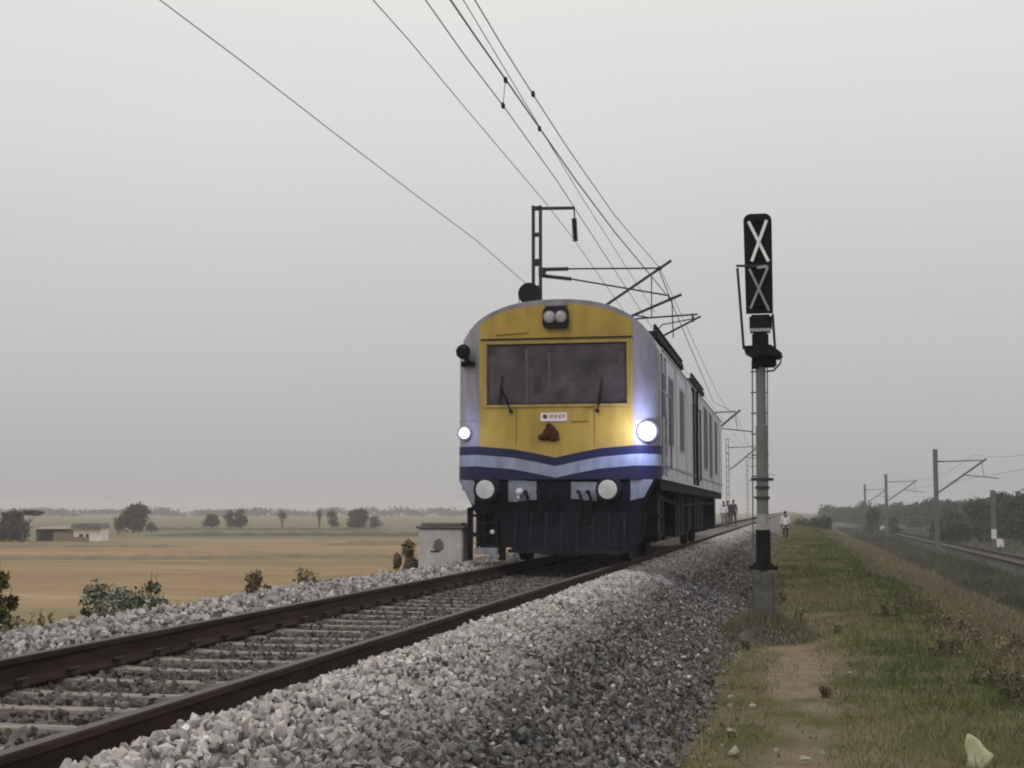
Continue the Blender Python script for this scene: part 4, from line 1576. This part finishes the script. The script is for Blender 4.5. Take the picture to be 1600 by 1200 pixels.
def tree(X, Y, zb, H, W, label, seed, cols=G_DARK, n=1500, form='round', group=None, leaf=None, trunk=.12):
    g = random.Random(seed)
    o_ = empty('tree' if form != 'bush' else 'bush', (X, Y, zb), cat='tree' if form != 'bush' else 'bush', label=label, group=group)
    tr_ = MB()
    th_ = H * (trunk + .25)
    lean = g.uniform(-.06, .06) * H
    tr_.tube([(0, 0, -.3), (lean * .3, 0, th_ * .5), (lean, 0, th_), (lean * 1.2, 0, H * .75)], [H * .035 + .03, H * .028 + .02, H * .022 + .015, .02], 7)
    cl = []
    nb = 9
    for k_ in range(nb):
        a_ = 2 * PI * k_ / nb + g.uniform(-.3, .3)
        rr_ = W * .5 * g.uniform(.35, .72)
        if form == 'round':
            zc = H * g.uniform(trunk + .14, .80)
            cr = W * g.uniform(.19, .28)
            if zc > H * .62:
                rr_ *= .7
            cl.append((lean + rr_ * math.cos(a_), rr_ * math.sin(a_), zc, cr, cr, cr * .9))
        elif form == 'flat':
            zc = H * g.uniform(.75, .92)
            cr = W * g.uniform(.14, .24)
            cl.append((lean + rr_ * 1.25 * math.cos(a_), rr_ * math.sin(a_), zc, cr, cr, H * .08))
        elif form == 'tall':
            zc = H * g.uniform(.35, .92)
            cr = W * g.uniform(.22, .34)
            cl.append((lean + rr_ * .6 * math.cos(a_), rr_ * .6 * math.sin(a_), zc, cr, cr, cr * 1.3))
        else:
            zc = H * g.uniform(.15, .7)
            cr = W * g.uniform(.18, .28)
            cl.append((rr_ * math.cos(a_), rr_ * math.sin(a_), zc, cr, cr, min(cr, H * .35)))
        c_ = cl[-1]
        tr_.tube([(lean * .6, 0, min(th_, H * .4) * g.uniform(.6, 1)), ((lean + c_[0]) * .55, c_[1] * .5, (th_ + c_[2]) / 2), (c_[0], c_[1], c_[2])],
                 [H * .014 + .012, H * .01 + .008, .006], 5)
    if form == 'round':
        cl.append((lean, 0, H * (.42 + trunk * .3), W * .38, W * .38, H * .38))
        cl.append((lean + W * .05, 0, H * .80, W * .27, W * .27, H * .19))
    if form == 'bush':
        cl.append((0, 0, H * .4, W * .36, W * .36, H * .45))
    tr_.obj('trunk' if form != 'bush' else 'stems', M['bark'], o_)
    V_, tn = leaf_cloud(cl, int(n * 1.7), leaf or max(.05, W * .042), cols, seed=seed)
    V_[:, :, 2] = np.maximum(V_[:, :, 2], .02)
    link('crown' if form != 'bush' else 'foliage', np_mesh('crown', V_, 4, M['leaf'], tn), o_)
    return o_


def tree_px(u, vb, vt, wpx, zb, label, seed, **kw):
    b_ = at_z(u, vb, zb)
    s_ = F_PX / (b_ - Vector((0, 0, HC))).dot(FW)
    return tree(b_.x, b_.y, zb, (vb - vt) / s_, wpx / s_, label, seed, **kw)


ZG = -2.5
tree_px(18, 846, 803, 62, ZG, 'dark bushy tree at the far left edge beside the low shed', 21, n=3200, trunk=0)
tree_px(34, 848, 797, 70, ZG, 'thin flat topped tree spreading above the dark tree at far left', 22, n=520, form='flat')
tree_px(208, 832, 787, 54, ZG, 'large round dark tree standing right of the white hut', 230, n=3000, trunk=.02)
tree_px(184, 835, 808, 20, ZG, 'small dark shrub tree between the white hut and the large round tree', 24, n=700, trunk=0)
tree_px(236, 832, 812, 22, ZG, 'low green shrub touching the right side of the large round tree', 25, n=600, form='bush', cols=G_MID)
tree_px(331, 826, 803, 30, ZG, 'small round tree, lone one left of the close pair', 26, n=1500, trunk=0)
tree_px(358, 826, 795, 22, ZG, 'left tree of the close pair in the field', 27, n=1300, trunk=.02)
tree_px(376, 826, 793, 29, ZG, 'right and darker tree of the close pair in the field', 28, n=1700, trunk=.02)
tree_px(441, 824, 788, 20, ZG, 'slender leaning tree with a sparse crown in the field', 29, n=420, form='tall', trunk=.2)
tree_px(499, 826, 796, 14, ZG, 'narrow dark tree left of the small dome shaped tree', 30, n=600, form='tall')
tree_px(521, 826, 797, 23, ZG, 'small dome shaped tree in the middle of the far field', 31, n=1300, trunk=0)
tree_px(560, 827, 796, 44, ZG, 'wide flat topped tree clump near the relay box side of the field', 32, n=2400, trunk=0)
tree_px(585, 826, 805, 24, ZG, 'low tree leaning on the right of the wide tree clump', 33, n=900, trunk=0)

# right side: trees beyond the second track
tree_px(1365, 836, 789, 34, ZG, 'round dark tree left of the middle mast on the right', 41, n=1800, trunk=0)
tree_px(1395, 838, 806, 30, ZG, 'low dark tree just right of the round dark tree', 42, n=1200, trunk=0)
tree_px(1492, 848, 800, 62, ZG, 'broad dark tree right of the nearest grey mast', 43, n=2600, trunk=0)
tree_px(1462, 846, 812, 30, ZG, 'small dark bushy tree at the foot of the nearest grey mast', 44, n=1100, trunk=0)
gq = random.Random(5)
far = [(1600, 852, 764, 80, 'tall dark tree cut by the right edge of the picture'), (1566, 850, 766, 62, 'tall dark tree just right of the short dark post'),
       (1530, 848, 776, 56, 'dark tree just left of the short dark post')]
for k_, (u, vb, vt, wp, lab) in enumerate(far):
    tree_px(u, vb, vt, wp, ZG, lab, 50 + k_, n=3000, trunk=0)
for k_ in range(14):
    u = 1600 - k_ * 23
    vb = 836 - k_ * 1.5
    tree_px(u, vb, 769 + k_ * 1.9 + gq.uniform(-3, 3), 52, ZG, 'hazy tree in the long grey row beyond the right-hand track', 60 + k_, n=1500,
            trunk=0, group='hazy trees in the row beyond the right-hand track')
# bush mound by the distant walker
tree_px(1278, 836, 806, 46, -1.6, 'long dark bush right of the distant walker in white', 80, form='bush', n=1800, cols=G_DARK)
tree_px(1254, 832, 807, 30, -1.6, 'smaller dark bush between the distant walker and the long bush', 81, form='bush', n=900, cols=G_DARK)


def far_woods(name, label, pts, H, n, seed):
    cl = []
    g = random.Random(seed)
    for a_, b_ in zip(pts, pts[1:]):
        L_ = math.dist(a_, b_)
        m_ = int(L_ / 9)
        for k_ in range(m_):
            t_ = k_ / m_
            cl.append((a_[0] + (b_[0] - a_[0]) * t_, a_[1] + (b_[1] - a_[1]) * t_ + g.uniform(-8, 8), ZG + H * g.uniform(.2, .6), 8, 6, H * g.uniform(.25, .5)))
    V_, tn = leaf_cloud(cl, n, .9, G_DARK, seed=seed)
    link(name, np_mesh(name, V_, 4, M['leaf'], tn), label=label, cat='woods', kind='stuff')


far_woods('distant_woods', 'faint band of distant woods along the left horizon', [(-700, 650), (-330, 720), (-60, 800)], 5.5, 16000, 3)
far_woods('distant_woods', 'faint distant woods along the right horizon', [(40, 520), (110, 420), (190, 330)], 7.0, 14000, 4)


# bushes close to the track
def shrub(X, Y, zb, H, W, label, seed, cols, n, leaf, dry=False, cat='bush', nm='bush'):
    g = random.Random(seed)
    o_ = empty(nm, (X, Y, zb), cat=cat, label=label)
    st = MB()
    cl = []
    for k_ in range(16):
        a_ = g.uniform(0, 2 * PI)
        rr_ = W * .5 * g.uniform(.1, 1) ** .7
        h_ = H * g.uniform(.45, 1.0) * (1 - .35 * (rr_ / (W * .5)) ** 2)
        e_ = (rr_ * math.cos(a_), rr_ * math.sin(a_), h_)
        st.tube([(e_[0] * .3, e_[1] * .3, -.1), (e_[0] * .75, e_[1] * .75, h_ * .55), e_], [.012, .008, .003], 5)
        cr = W * g.uniform(.10, .17)
        cl.append((e_[0], e_[1], h_ * .86, cr, cr, cr * (1.1 if not dry else 1.6)))
        cl.append((e_[0] * .8, e_[1] * .8, h_ * .5, cr, cr, cr * 1.3))
    if nm in ('dry_weeds', 'weed'):
        o_['kind'] = 'thing'
    st.obj('stems', M['stem'], o_)
    V_, tn = leaf_cloud(cl, n, leaf, cols, seed=seed, shell=.7)
    V_[:, :, 2] = np.maximum(V_[:, :, 2], 0)
    link('foliage', np_mesh('foliage', V_, 4, M['leaf'], tn), o_)


shrub(*at_y(196, 940, 14.2).xy, -1.0, 1.30, 1.0, 'greyish green bush growing beside the left ballast', 90, G_BUSH, 14000, .027)
shrub(*at_y(240, 940, 14.8).xy, -1.0, 1.24, .55, 'darker green bush at the right end of the greyish bush', 91, G_MID + G_BUSH + [(.16, .14, .09)], 7000, .025)
shrub(*at_y(152, 945, 14.3).xy, -1.0, 1.16, .36, 'small reddish brown bush at the left end of the greyish bush', 92, [(.12, .07, .045), (.09, .06, .04), (.10, .10, .06)], 1800, .03)
shrub(*at_y(-12, 900, 12.8).xy, -1.0, 1.55, .62, 'tall olive bush cut by the left edge of the picture', 93, [(.11, .105, .035), (.06, .065, .025), (.15, .12, .05)], 6500, .036)
shrub(*at_y(45, 985, 11.9).xy, -1.0, 1.10, 1.0, 'low dull green weeds at lower left beside the ballast', 94, G_BUSH + G_DRY, 4500, .03)
shrub(*at_y(408, 910, 18.6).xy, -1.0, 1.30, .55, 'dry brown weeds left of the paler stalks beside the ballast', 95, G_DRY, 3600, .030, True, 'weeds', 'dry_weeds')
shrub(*at_y(466, 910, 20.0).xy, -1.0, 1.18, .7, 'dry brown weeds beside the ballast nearer the relay box', 96, G_DRY + G_YEL, 3000, .028, True, 'weeds', 'dry_weeds')
shrub(*at_y(636, 880, 26.0).xy, -1.0, 1.42, .62, 'dry yellowish bush just left of the relay box', 97, G_YEL, 6000, .038, True)
# right side dry shrubs and weeds
shrub(*at_y(1530, 960, 20.5).xy, -1.55, 1.05, 1.0, 'tall dry brown bush on the right slope', 98, G_DRY, 3000, .028, True)
shrub(*at_y(1490, 950, 23).xy, -1.45, .85, .7, 'smaller dry bush left of the tall dry bush on the slope', 99, G_DRY, 1600, .026, True)
shrub(*at_y(1585, 960, 24).xy, -2.2, 1.0, .9, 'dry bush at the right edge behind the tall dry bush', 100, G_DRY + G_MID, 1600, .028, True)
shrub(*at_y(1388, 940, 24).xy, -1.05, .45, .5, 'low dark bush on the bank right of the signal post', 101, [(.05, .045, .025), (.09, .075, .045)], 1300, .024)
shrub(*at_y(1430, 925, 27).xy, -1.2, .55, .9, 'low tan weeds on the bank behind the low dark bush', 102, G_DRY, 1500, .026, True, 'weeds', 'dry_weeds')
for k_, (u, v, hgt, lab) in enumerate(((1249, 975, .24, 'small dark weed in the grass right of the signal foot'), (1309, 990, .18, 'tiny dark weed in the grass farther right of the signal foot'),
                                      (1290, 1088, .15, 'small dark weed at the edge of the dirt path'), (1165, 1015, .16, 'small weed at the toe of the ballast slope'),
                                      (1222, 940, .22, 'weed growing at the right side of the signal foot'), (1160, 938, .2, 'weed growing at the left side of the signal foot'))):
    p_ = at_z(u, v, -.85)
    shrub(p_.x, p_.y, -.87, hgt, hgt * .8, lab, 110 + k_, [(.055, .055, .028), (.035, .035, .02), (.09, .085, .045)], 240, .016, False, 'weed', 'weed')


rgw = random.Random(9)
spots = [(1455, 985, 'first'), (1570, 1030, 'x'), (1515, 1010, 'x'), (1590, 985, 'x'), (1425, 955, 'x'), (1550, 1085, 'x'), (1480, 1040, 'x'), (1585, 1120, 'x')]
for k_, (u, v, _) in enumerate(spots):
    p_ = at_z(u, v, -.95)
    zz = float(ground_z(p_.x, p_.y))
    o_b = None
    shrub(p_.x, p_.y, zz - .03, rgw.uniform(.22, .42), rgw.uniform(.3, .55), 'rough dry weeds tangled on the bank at the right edge', 140 + k_, G_DRY + G_MID, 620, .018, True, 'weeds', 'dry_weeds')
    [o_q for o_q in COL.objects if o_q.get('label', '').startswith('rough dry weeds')][-1]['group'] = 'rough weeds on the right bank'

# ------------------------------------------------------------------ grass
def blades(n, x0, x1, y0, y1, fall, h0, h1, wd, colf, dens=None, seed=0):
    g = np.random.default_rng(seed)
    t_ = g.uniform(0, 1, n)
    a_ = max(0, fall - y0)
    tot = a_ + fall * math.log(y1 / fall)
    s_ = t_ * tot
    Y_ = np.where(s_ < a_, y0 + s_, fall * np.exp((s_ - a_) / fall))
    X_ = g.uniform(x0, x1, n)
    if dens is not None:
        k_ = g.uniform(0, 1, n) < dens(X_, Y_)
        X_, Y_ = X_[k_], Y_[k_]
    n = len(X_)
    Z_ = np.maximum(ground_z(X_, Y_), np.where(X_ < -.5, ballast_z(X_, Y_), -9))
    far_ = np.clip(Y_ / fall, 1, 4) ** .8
    h_ = g.uniform(h0, h1, n) * (.5 + vnoise(X_ * 2.2, Y_ * 2.2, seed + 9)) * (1 + .1 * far_)
    w_ = wd * g.uniform(.6, 1.4, n) * far_
    an = g.uniform(0, 2 * PI, n)
    ln = g.normal(0, .5, (n, 2)) * h_[:, None]
    c = np.stack([X_, Y_, Z_ - .01], 1)
    dx = np.stack([np.cos(an) * w_, np.sin(an) * w_, 0 * w_], 1)
    tip = c + np.stack([ln[:, 0], ln[:, 1], h_], 1)
    V_ = np.stack([c - dx, c + dx, tip], 1)
    return V_, colf(X_, Y_, g)


def cess_col(X_, Y_, g):
    n = len(X_)
    gr = np.array([[.050, .074, .018], [.085, .105, .028], [.155, .140, .055], [.24, .20, .10]])
    gn = .75 * vnoise(X_ * .9 + 4, Y_ * .45, 21) + .3 * vnoise(X_ * 3, Y_ * 2, 22) + .20 * np.clip(X_ - .5, -1, 1.5)
    p = np.clip((gn + g.normal(0, .22, n)), 0, .999)
    idx = np.clip(((1 - p) * 4).astype(int), 0, 3)
    return gr[idx] * g.uniform(.7, 1.25, (n, 1))


def path_d(X_, Y_):
    wob = (vnoise(Y_ * .5, Y_ * 0 + 2, 31) - .5) * .5
    on = np.exp(-((X_ - .08 + wob) / .30) ** 4)
    near = np.clip((30 - Y_) / 12, 0, 1)
    toe = np.clip((X_ + 1.75 - .5 * vnoise(Y_ * .8, X_ * 2, 35)) / .85, 0, 1) ** 3
    return toe * np.clip((1 - .88 * on * near) * (.35 + .9 * vnoise(X_ * 1.7, Y_ * 1.3, 33)), .04, 1)


VT, cT = blades(26000, -1.1, 3.4, 6.5, 60, 17, .09, .26, .0042, cess_col,
                lambda a_, b_: (vnoise(a_ * 1.9 + 7, b_ * 1.5, 71) > .60 - .05 * np.clip(a_, 0, 3)) * np.clip((vnoise(a_ * 6, b_ * 6, 72) - .45) * 4, 0, 1) * path_d(a_, b_), 6)
V1, c1 = blades(210000, -1.75, 2.9, 6.5, 220, 17, .025, .095, .0034, cess_col, path_d, 1)


def slope_col(X_, Y_, g):
    gr = np.array([[.12, .125, .06], [.20, .165, .10], [.27, .215, .14], [.13, .10, .065]])
    return gr[g.integers(0, 4, len(X_))] * (.65 + .6 * vnoise(X_ * 1.1, Y_ * .8, 41))[:, None]


V2, c2 = blades(130000, 1.5, 7.0, 9, 160, 22, .06, .24, .0045, slope_col, lambda a_, b_: np.clip((a_ - 1.5 - 1.4 * vnoise(b_ * .35, a_ * 0 + 1, 61)) / 1.0, 0, 1), 2)


def flat_col(X_, Y_, g):
    gr = np.array([[.055, .062, .035], [.085, .088, .05], [.12, .11, .075], [.05, .05, .035]])
    return gr[g.integers(0, 4, len(X_))] * (.55 + .8 * vnoise(X_ * .3, Y_ * .25, 51))[:, None]


V3, c3 = blades(80000, 7, 11.3, 16, 260, 40, .12, .42, .011, flat_col, None, 3)
V4, c4 = blades(60000, 14.6, 60, 30, 260, 70, .12, .42, .016, flat_col, None, 4)
link('grass', np_mesh('grass', np.concatenate([V1, VT]), 3, M['grass'], np.concatenate([c1, cT])), label='short green and straw coloured grass beside the dirt path', cat='grass', kind='stuff')
link('grass', np_mesh('grass', np.concatenate([V2]), 3, M['grass'], c2), label='dry brown grass covering the right slope', cat='grass', kind='stuff')
link('grass', np_mesh('grass', np.concatenate([V3, V4]), 3, M['grass'], np.concatenate([c3, c4])), label='dull green grass around the lower right-hand track', cat='grass', kind='stuff')
V5, c5 = blades(45000, -11.5, -6.4, 9, 90, 20, .06, .26, .005, slope_col, None, 5)
link('grass', np_mesh('grass', V5, 3, M['grass'], c5), label='dry grass below the left side of the ballast', cat='grass', kind='stuff')

# pale leaf and scraps in the grass
p_ = at_z(1536, 1196, -.82)
lf = MB()
nL = 10
V, Fc = [], []
for i in range(nL + 1):
    t_ = i / nL
    w_ = .10 * (1 - t_) ** .75 * (.55 + .45 * min(1, t_ * 5)) * (1 + .10 * math.sin(11 * t_)) + .003
    for j in range(5):
        s_ = (j / 4 - .5) * 2
        V.append((s_ * w_, -.03 * t_, .22 * t_ - .02 + .02 * abs(s_) + .006 * math.sin(7 * t_ + 3 * s_)))
for i in range(nL):
    for j in range(4):
        Fc.append((5 * i + j, 5 * i + j + 1, 5 * i + 6 + j, 5 * i + 5 + j))
lf.add([(a_[0], a_[1] - .12 * a_[2], a_[2]) for a_ in V], Fc)
lo_ = lf.obj('broad_leaf', M['bigleaf'], smooth=True, label='broad pale green leaf standing in the grass at the bottom right edge', cat='leaf')
lo_.location = p_
lo_.rotation_euler = (-.35, -.42, .1)
so = lo_.modifiers.new('thickness', 'SOLIDIFY')
so.thickness = .004
for (u, v, s_, lab) in ((1200, 984, .045, 'pale scrap in the grass right of the ballast below the signal'), (1327, 1052, .04, 'pale scrap right of the dirt path'),
                        (1142, 1144, .06, 'pale scrap at the ballast edge at the bottom of the picture'), (1258, 1187, .05, 'pale scrap on the dirt path at the bottom edge'),
                        (1176, 1104, .04, 'small pale scrap in the grass left of the path'), (1147, 1176, .07, 'long pale stick at the ballast edge at the bottom')):
    p_ = at_z(u, v, -.83)
    mb = MB()
    g = random.Random(int(u))
    ring = [(s_ * g.uniform(.6, 1.1) * math.cos(a_), s_ * g.uniform(.45, .8) * math.sin(a_)) for a_ in np.linspace(0, 2 * PI, 8)[:-1]]
    nV = len(ring)
    V = [(x, y, 0) for x, y in ring] + [(x * .85, y * .85, s_ * g.uniform(.15, .6)) for x, y in ring]
    mb.add(V, [tuple(range(nV))[::-1], tuple(range(nV, 2 * nV))] + [(i, (i + 1) % nV, nV + (i + 1) % nV, nV + i) for i in range(nV)])
    so_ = mb.obj('scrap', M['scrap'], label=lab, cat='scrap')
    so_.location = p_
    so_.rotation_euler = (-.3, .1, g.uniform(0, 3))

# ------------------------------------------------------------------ hut and shed across the field
hb = at_z(136, 846, ZG)
sc_h = (hb - Vector((0, 0, HC))).dot(FW) / F_PX
hut = empty('field_hut', (hb.x, hb.y, ZG), rz=PSI, cat='hut', label='small white hut with a dark roof across the field')
ww, hhh = 42 * sc_h, 20 * sc_h
hw2 = ww / 2
mb = MB()
for (x0, x1) in ((-hw2, -hw2 * .62), (-hw2 * .30, -hw2 * .12), (hw2 * .12, hw2)):
    mb.box(x0, x1, 0, .2, 0, hhh)
mb.box(-hw2 * .62, -hw2 * .30, 0, .2, hhh * .58, hhh).box(-hw2 * .12, hw2 * .12, 0, .2, hhh * .58, hhh)
mb.box(-hw2, hw2, 2.8, 3.0, 0, hhh).box(-hw2, -hw2 + .2, .2, 2.8, 0, hhh).box(hw2 - .2, hw2, .2, 2.8, 0, hhh)
mb.obj('wall', M['hutw'], hut)
for x in (-hw2 * .46, 0):
    MB().box(x - hw2 * .16, x + hw2 * .16, .12, .16, 0, hhh * .58).obj('door', M['dark'], hut)  # near-black sheet stands in for the shade inside each doorway
MB().box(-hw2 - .02, hw2 * .15, -.03, -.002, 0, hhh * .35).obj('brick_plinth', M['mudwall'], hut)
MB().prism([(-hw2 - .3, hhh + .01), (hw2 + .15, hhh + .01), (hw2 - .1, hhh + .55), (-hw2 + .0, hhh + .55)], -.5, 3.3).obj('roof', M['hutroof'], hut)
sb_ = at_z(84, 845, ZG)
shed = empty('low_shed', (sb_.x, sb_.y, ZG), rz=PSI, cat='shed', label='low open shed with pale roof left of the white hut')
sw = 29 * sc_h
MB().box(-sw, -sw + .2, 0, 2.5, 0, 1.25).box(sw - .2, sw, 0, 2.5, 0, 1.25).box(-sw, sw, 2.5, 2.7, 0, 1.3).box(-.1, sw - .2, 0, .2, 0, 1.0).obj('wall', M['mudwall'], shed)
MB().box(-sw + .2, -.1, 1.2, 1.3, 0, 1.2).obj('bay_shade', M['dark'], shed)  # near-black sheet paints the shade inside the open bay
MB().prism([(-sw - .2, 1.3), (sw + .2, 1.3), (sw * .9, 1.62), (-sw * .5, 1.55)], -.4, 2.9).obj('roof', M['shedroof'], shed)

# white marker stones along the right track
for (u, v, wpx, hpx, lab) in ((1562, 855, 12, 15, 'largest white marker stone at the right below the short dark post'),
                             (1454, 838, 9, 11, 'white marker stone left of the foot of the nearest grey mast'),
                             (1378, 830, 8, 9, 'white marker stone below the round dark tree'),
                             (1316, 811, 5, 6, 'tiny white marker far away left of the round dark tree')):
    b_ = at_z(u, v, ZG + .1)
    k_ = (b_ - Vector((0, 0, HC))).dot(FW) / F_PX
    w_, h_ = wpx * k_ / 2, hpx * k_
    o_ = empty('marker_stone', (b_.x, b_.y, ZG), rz=PSI, cat='marker stone', label=lab)
    MB().prism([(-w_, 0), (w_, 0), (w_ * .95, h_ * .8), (w_ * .5, h_), (-w_ * .5, h_), (-w_ * .95, h_ * .8)], -.15, .15).obj('stone_face', M['plate'], o_)
    MB().box(-w_ * 1.15, w_ * 1.15, -.25, .25, -.3, h_ * .12).obj('stone_foot', M['concd'], o_)


# ------------------------------------------------------------------ people
def person(X, Y, zb, H, rz, label, shirt, trous, stride=.16, arms=.12, seed=0, bend=0.0):
    o_ = empty('person', (X, Y, zb), rz=rz, cat='person', label=label)
    k_ = H / 1.70

    def skin_obj(name, verts, edges, radii, m_, root=0, sub=1):
        me_ = bpy.data.meshes.new(name)
        me_.from_pydata([tuple(c_ * k_ for c_ in v_) for v_ in verts], edges, [])
        me_.materials.append(m_)
        ob = link(name, me_, o_)
        ob.modifiers.new('skin', 'SKIN')
        if not me_.skin_vertices:
            return ob
        sv = me_.skin_vertices[0].data
        for i_, r_ in enumerate(radii):
            rx, ry = (r_, r_) if isinstance(r_, float) else r_
            sv[i_].radius = (rx * k_, ry * k_)
            sv[i_].use_root = (i_ == root)
        s2 = ob.modifiers.new('sub', 'SUBSURF')
        s2.levels = s2.render_levels = sub
        return ob
    st = stride
    V_ = [(0, 0, .92), (0, bend * .3, 1.12), (0, bend, 1.36), (0, bend * 1.1, 1.46), (0, bend * 1.25 - .01, 1.53),      # 0-4 pelvis..head base
          (.095, 0, .86), (.10, st * .5 - .02, .47), (.10, st, .07), (.10, st - .15, .03),                                # right leg
          (-.095, 0, .86), (-.10, -st * .4 - .05, .47), (-.10, -st + .02, .09), (-.10, -st - .12, .03),
          (.17, bend, 1.38), (.23, bend - arms * .3, 1.10), (.235, bend - arms, .86), (.235, bend - arms - .01, .80),
          (-.17, bend, 1.38), (-.23, bend + arms * .2, 1.10), (-.235, bend + arms * .4 - .06, .86), (-.235, bend + arms * .4 - .08, .80)]
    E_ = [(0, 1), (1, 2), (2, 3), (3, 4), (0, 5), (5, 6), (6, 7), (7, 8), (0, 9), (9, 10), (10, 11), (11, 12),
          (2, 13), (13, 14), (14, 15), (15, 16), (2, 17), (17, 18), (18, 19), (19, 20)]
    R_ = [(.14, .10), (.13, .09), (.13, .09), .055, .05, .085, .055, .035, .03, .085, .055, .035, .03, .05, .038, .026, .03, .05, .038, .026, .03]
    body = skin_obj('body', V_, E_, R_, M['skin'])
    # head with face, ears and fingers as part of the figure's skin
    hd_ = MB()
    hc = Vector((0, bend * 1.3 - .015, 1.60)) * k_
    for i_ in range(1):
        n1, n2 = 14, 10
        VV = []
        for a_ in range(n2 + 1):
            th2 = PI * a_ / n2
            for b_ in range(n1):
                ph = 2 * PI * b_ / n1
                x_, y_, z_ = math.sin(th2) * math.cos(ph), math.sin(th2) * math.sin(ph), math.cos(th2)
                rx = .072 * (1 - .18 * max(0, -z_))
                VV.append(hc + Vector((x_ * rx, y_ * .092, z_ * .112)) * k_)
        FF = [(a_ * n1 + b_, a_ * n1 + (b_ + 1) % n1, (a_ + 1) * n1 + (b_ + 1) % n1, (a_ + 1) * n1 + b_) for a_ in range(n2) for b_ in range(n1)]
        hd_.add(VV, FF)
    hd_.tube([hc + Vector((0, -.085, .02)) * k_, hc + Vector((0, -.112, -.02)) * k_, hc + Vector((0, -.09, -.03)) * k_], [.006 * k_, .013 * k_, .01 * k_], 6)
    for s_ in (-1, 1):
        hd_.lathe([(.022 * k_, -.006 * k_), (.026 * k_, .006 * k_)], hc + Vector((s_ * .073, .0, -.005)) * k_, 'x', 8)
        w3 = Vector(V_[16] if s_ > 0 else V_[20]) * k_
        for f_ in range(4):
            hd_.tube([w3 + Vector((0, -.024 + f_ * .016, -.0)) * k_, w3 + Vector((s_ * .002, -.028 + f_ * .018, -.06)) * k_, w3 + Vector((-s_ * .008, -.028 + f_ * .018, -.095 + abs(f_ - 1.4) * .008)) * k_],
                     [.009 * k_, .008 * k_, .006 * k_], 6)
        hd_.tube([w3 + Vector((0, -.028, .0)) * k_, w3 + Vector((-s_ * .004, -.05, -.03)) * k_, w3 + Vector((-s_ * .006, -.052, -.055)) * k_], [.010 * k_, .009 * k_, .007 * k_], 6)
    hd_.obj('head', M['skin'], o_, smooth=True)
    for s_ in (-1, 1):
        MB().lathe([(.011 * k_, 0), (.008 * k_, .005 * k_), (.001, .007 * k_)], hc + Vector((s_ * .028, -.082, .008)) * k_, 'y', 8).obj('eye', M['hair'], o_)
    hr = MB()
    VV = []
    for a_ in range(7):
        th2 = PI * .58 * a_ / 6
        for b_ in range(14):
            ph = 2 * PI * b_ / 14
            tt = th2 * (.62 if math.sin(ph) < -.3 else 1.0)
            VV.append(hc + Vector((math.sin(tt) * math.cos(ph) * .082, math.sin(tt) * math.sin(ph) * .103 + .006, math.cos(tt) * .124)) * k_)
    hr.add(VV, [(a_ * 14 + b_, a_ * 14 + (b_ + 1) % 14, (a_ + 1) * 14 + (b_ + 1) % 14, (a_ + 1) * 14 + b_) for a_ in range(6) for b_ in range(14)])
    hr.obj('hair', M['hair'], o_, smooth=True)
    up_ = [V_[i_] for i_ in (0, 1, 2, 13, 14, 17, 18)] + [tuple((Vector(V_[14]) * .35 + Vector(V_[15]) * .65)), tuple((Vector(V_[18]) * .35 + Vector(V_[19]) * .65)), (0, 0, .80)]
    skin_obj('shirt', up_, [(9, 0), (0, 1), (1, 2), (2, 3), (3, 4), (4, 7), (2, 5), (5, 6), (6, 8)],
             [(.165, .125), (.155, .115), (.15, .11), .066, .053, .066, .053, .045, .045, (.168, .13)], M[shirt])
    lo2 = [V_[i_] for i_ in (0, 5, 6, 9, 10)] + [tuple(Vector(V_[6]) * .2 + Vector(V_[7]) * .8), tuple(Vector(V_[10]) * .2 + Vector(V_[11]) * .8)]
    skin_obj('trousers', lo2, [(0, 1), (1, 2), (2, 5), (0, 3), (3, 4), (4, 6)], [(.15, .115), .105, .075, .105, .075, .060, .060], M[trous])
    for s_, i_ in ((1, 8), (-1, 12)):
        v8 = Vector(V_[i_]) * k_
        MB().box(v8.x - .042 * k_, v8.x + .042 * k_, v8.y - .06 * k_, v8.y + .19 * k_, 0, .06 * k_).obj('shoe', M['hair'], o_, bevel=.02)
    return o_


p_ = at_y(1227.5, 840, 81)
person(p_.x, 81, float(ground_z(p_.x, 81)), 1.66, PI + .1, 'distant person in white shirt and dark trousers walking beside the track', 'shirt_w', 'trouser', .18)
p_ = at_y(1137, 800, 92)
person(p_.x, 92, -.2, 1.66, PI + .2, 'left person of the two dark clad walkers behind the train', 'shirt_d', 'trouser', .14, seed=2)
p_ = at_y(1146, 800, 94)
person(p_.x, 94, -.2, 1.72, PI - .2, 'right person of the two dark clad walkers behind the train', 'shirt_d', 'trouser', .17, seed=3)
p_ = at_y(1131, 800, 90)
person(p_.x, 90, -.2, 1.60, .0, 'person in white shirt nearest the rear end of the train', 'shirt_w', 'trouser_b', .10, seed=4)

# ------------------------------------------------------------------ haze
hz_m = bpy.data.materials.new('haze_air')
hz_m.use_nodes = True
t = hz_m.node_tree
for n_ in list(t.nodes):
    if n_.type == 'BSDF_PRINCIPLED':
        t.nodes.remove(n_)
pv = t.nodes.new('ShaderNodeVolumePrincipled')
pv.inputs['Color'].default_value = (.86, .84, .86, 1)
pv.inputs['Density'].default_value = .0008
pv.inputs['Anisotropy'].default_value = .0
t.links.new(pv.outputs[0], [n_ for n_ in t.nodes if n_.type == 'OUTPUT_MATERIAL'][0].inputs['Volume'])
MB().box(-1560, 1560, -80, 1660, -3.9, 10.2).obj('haze', hz_m, kind='stuff')
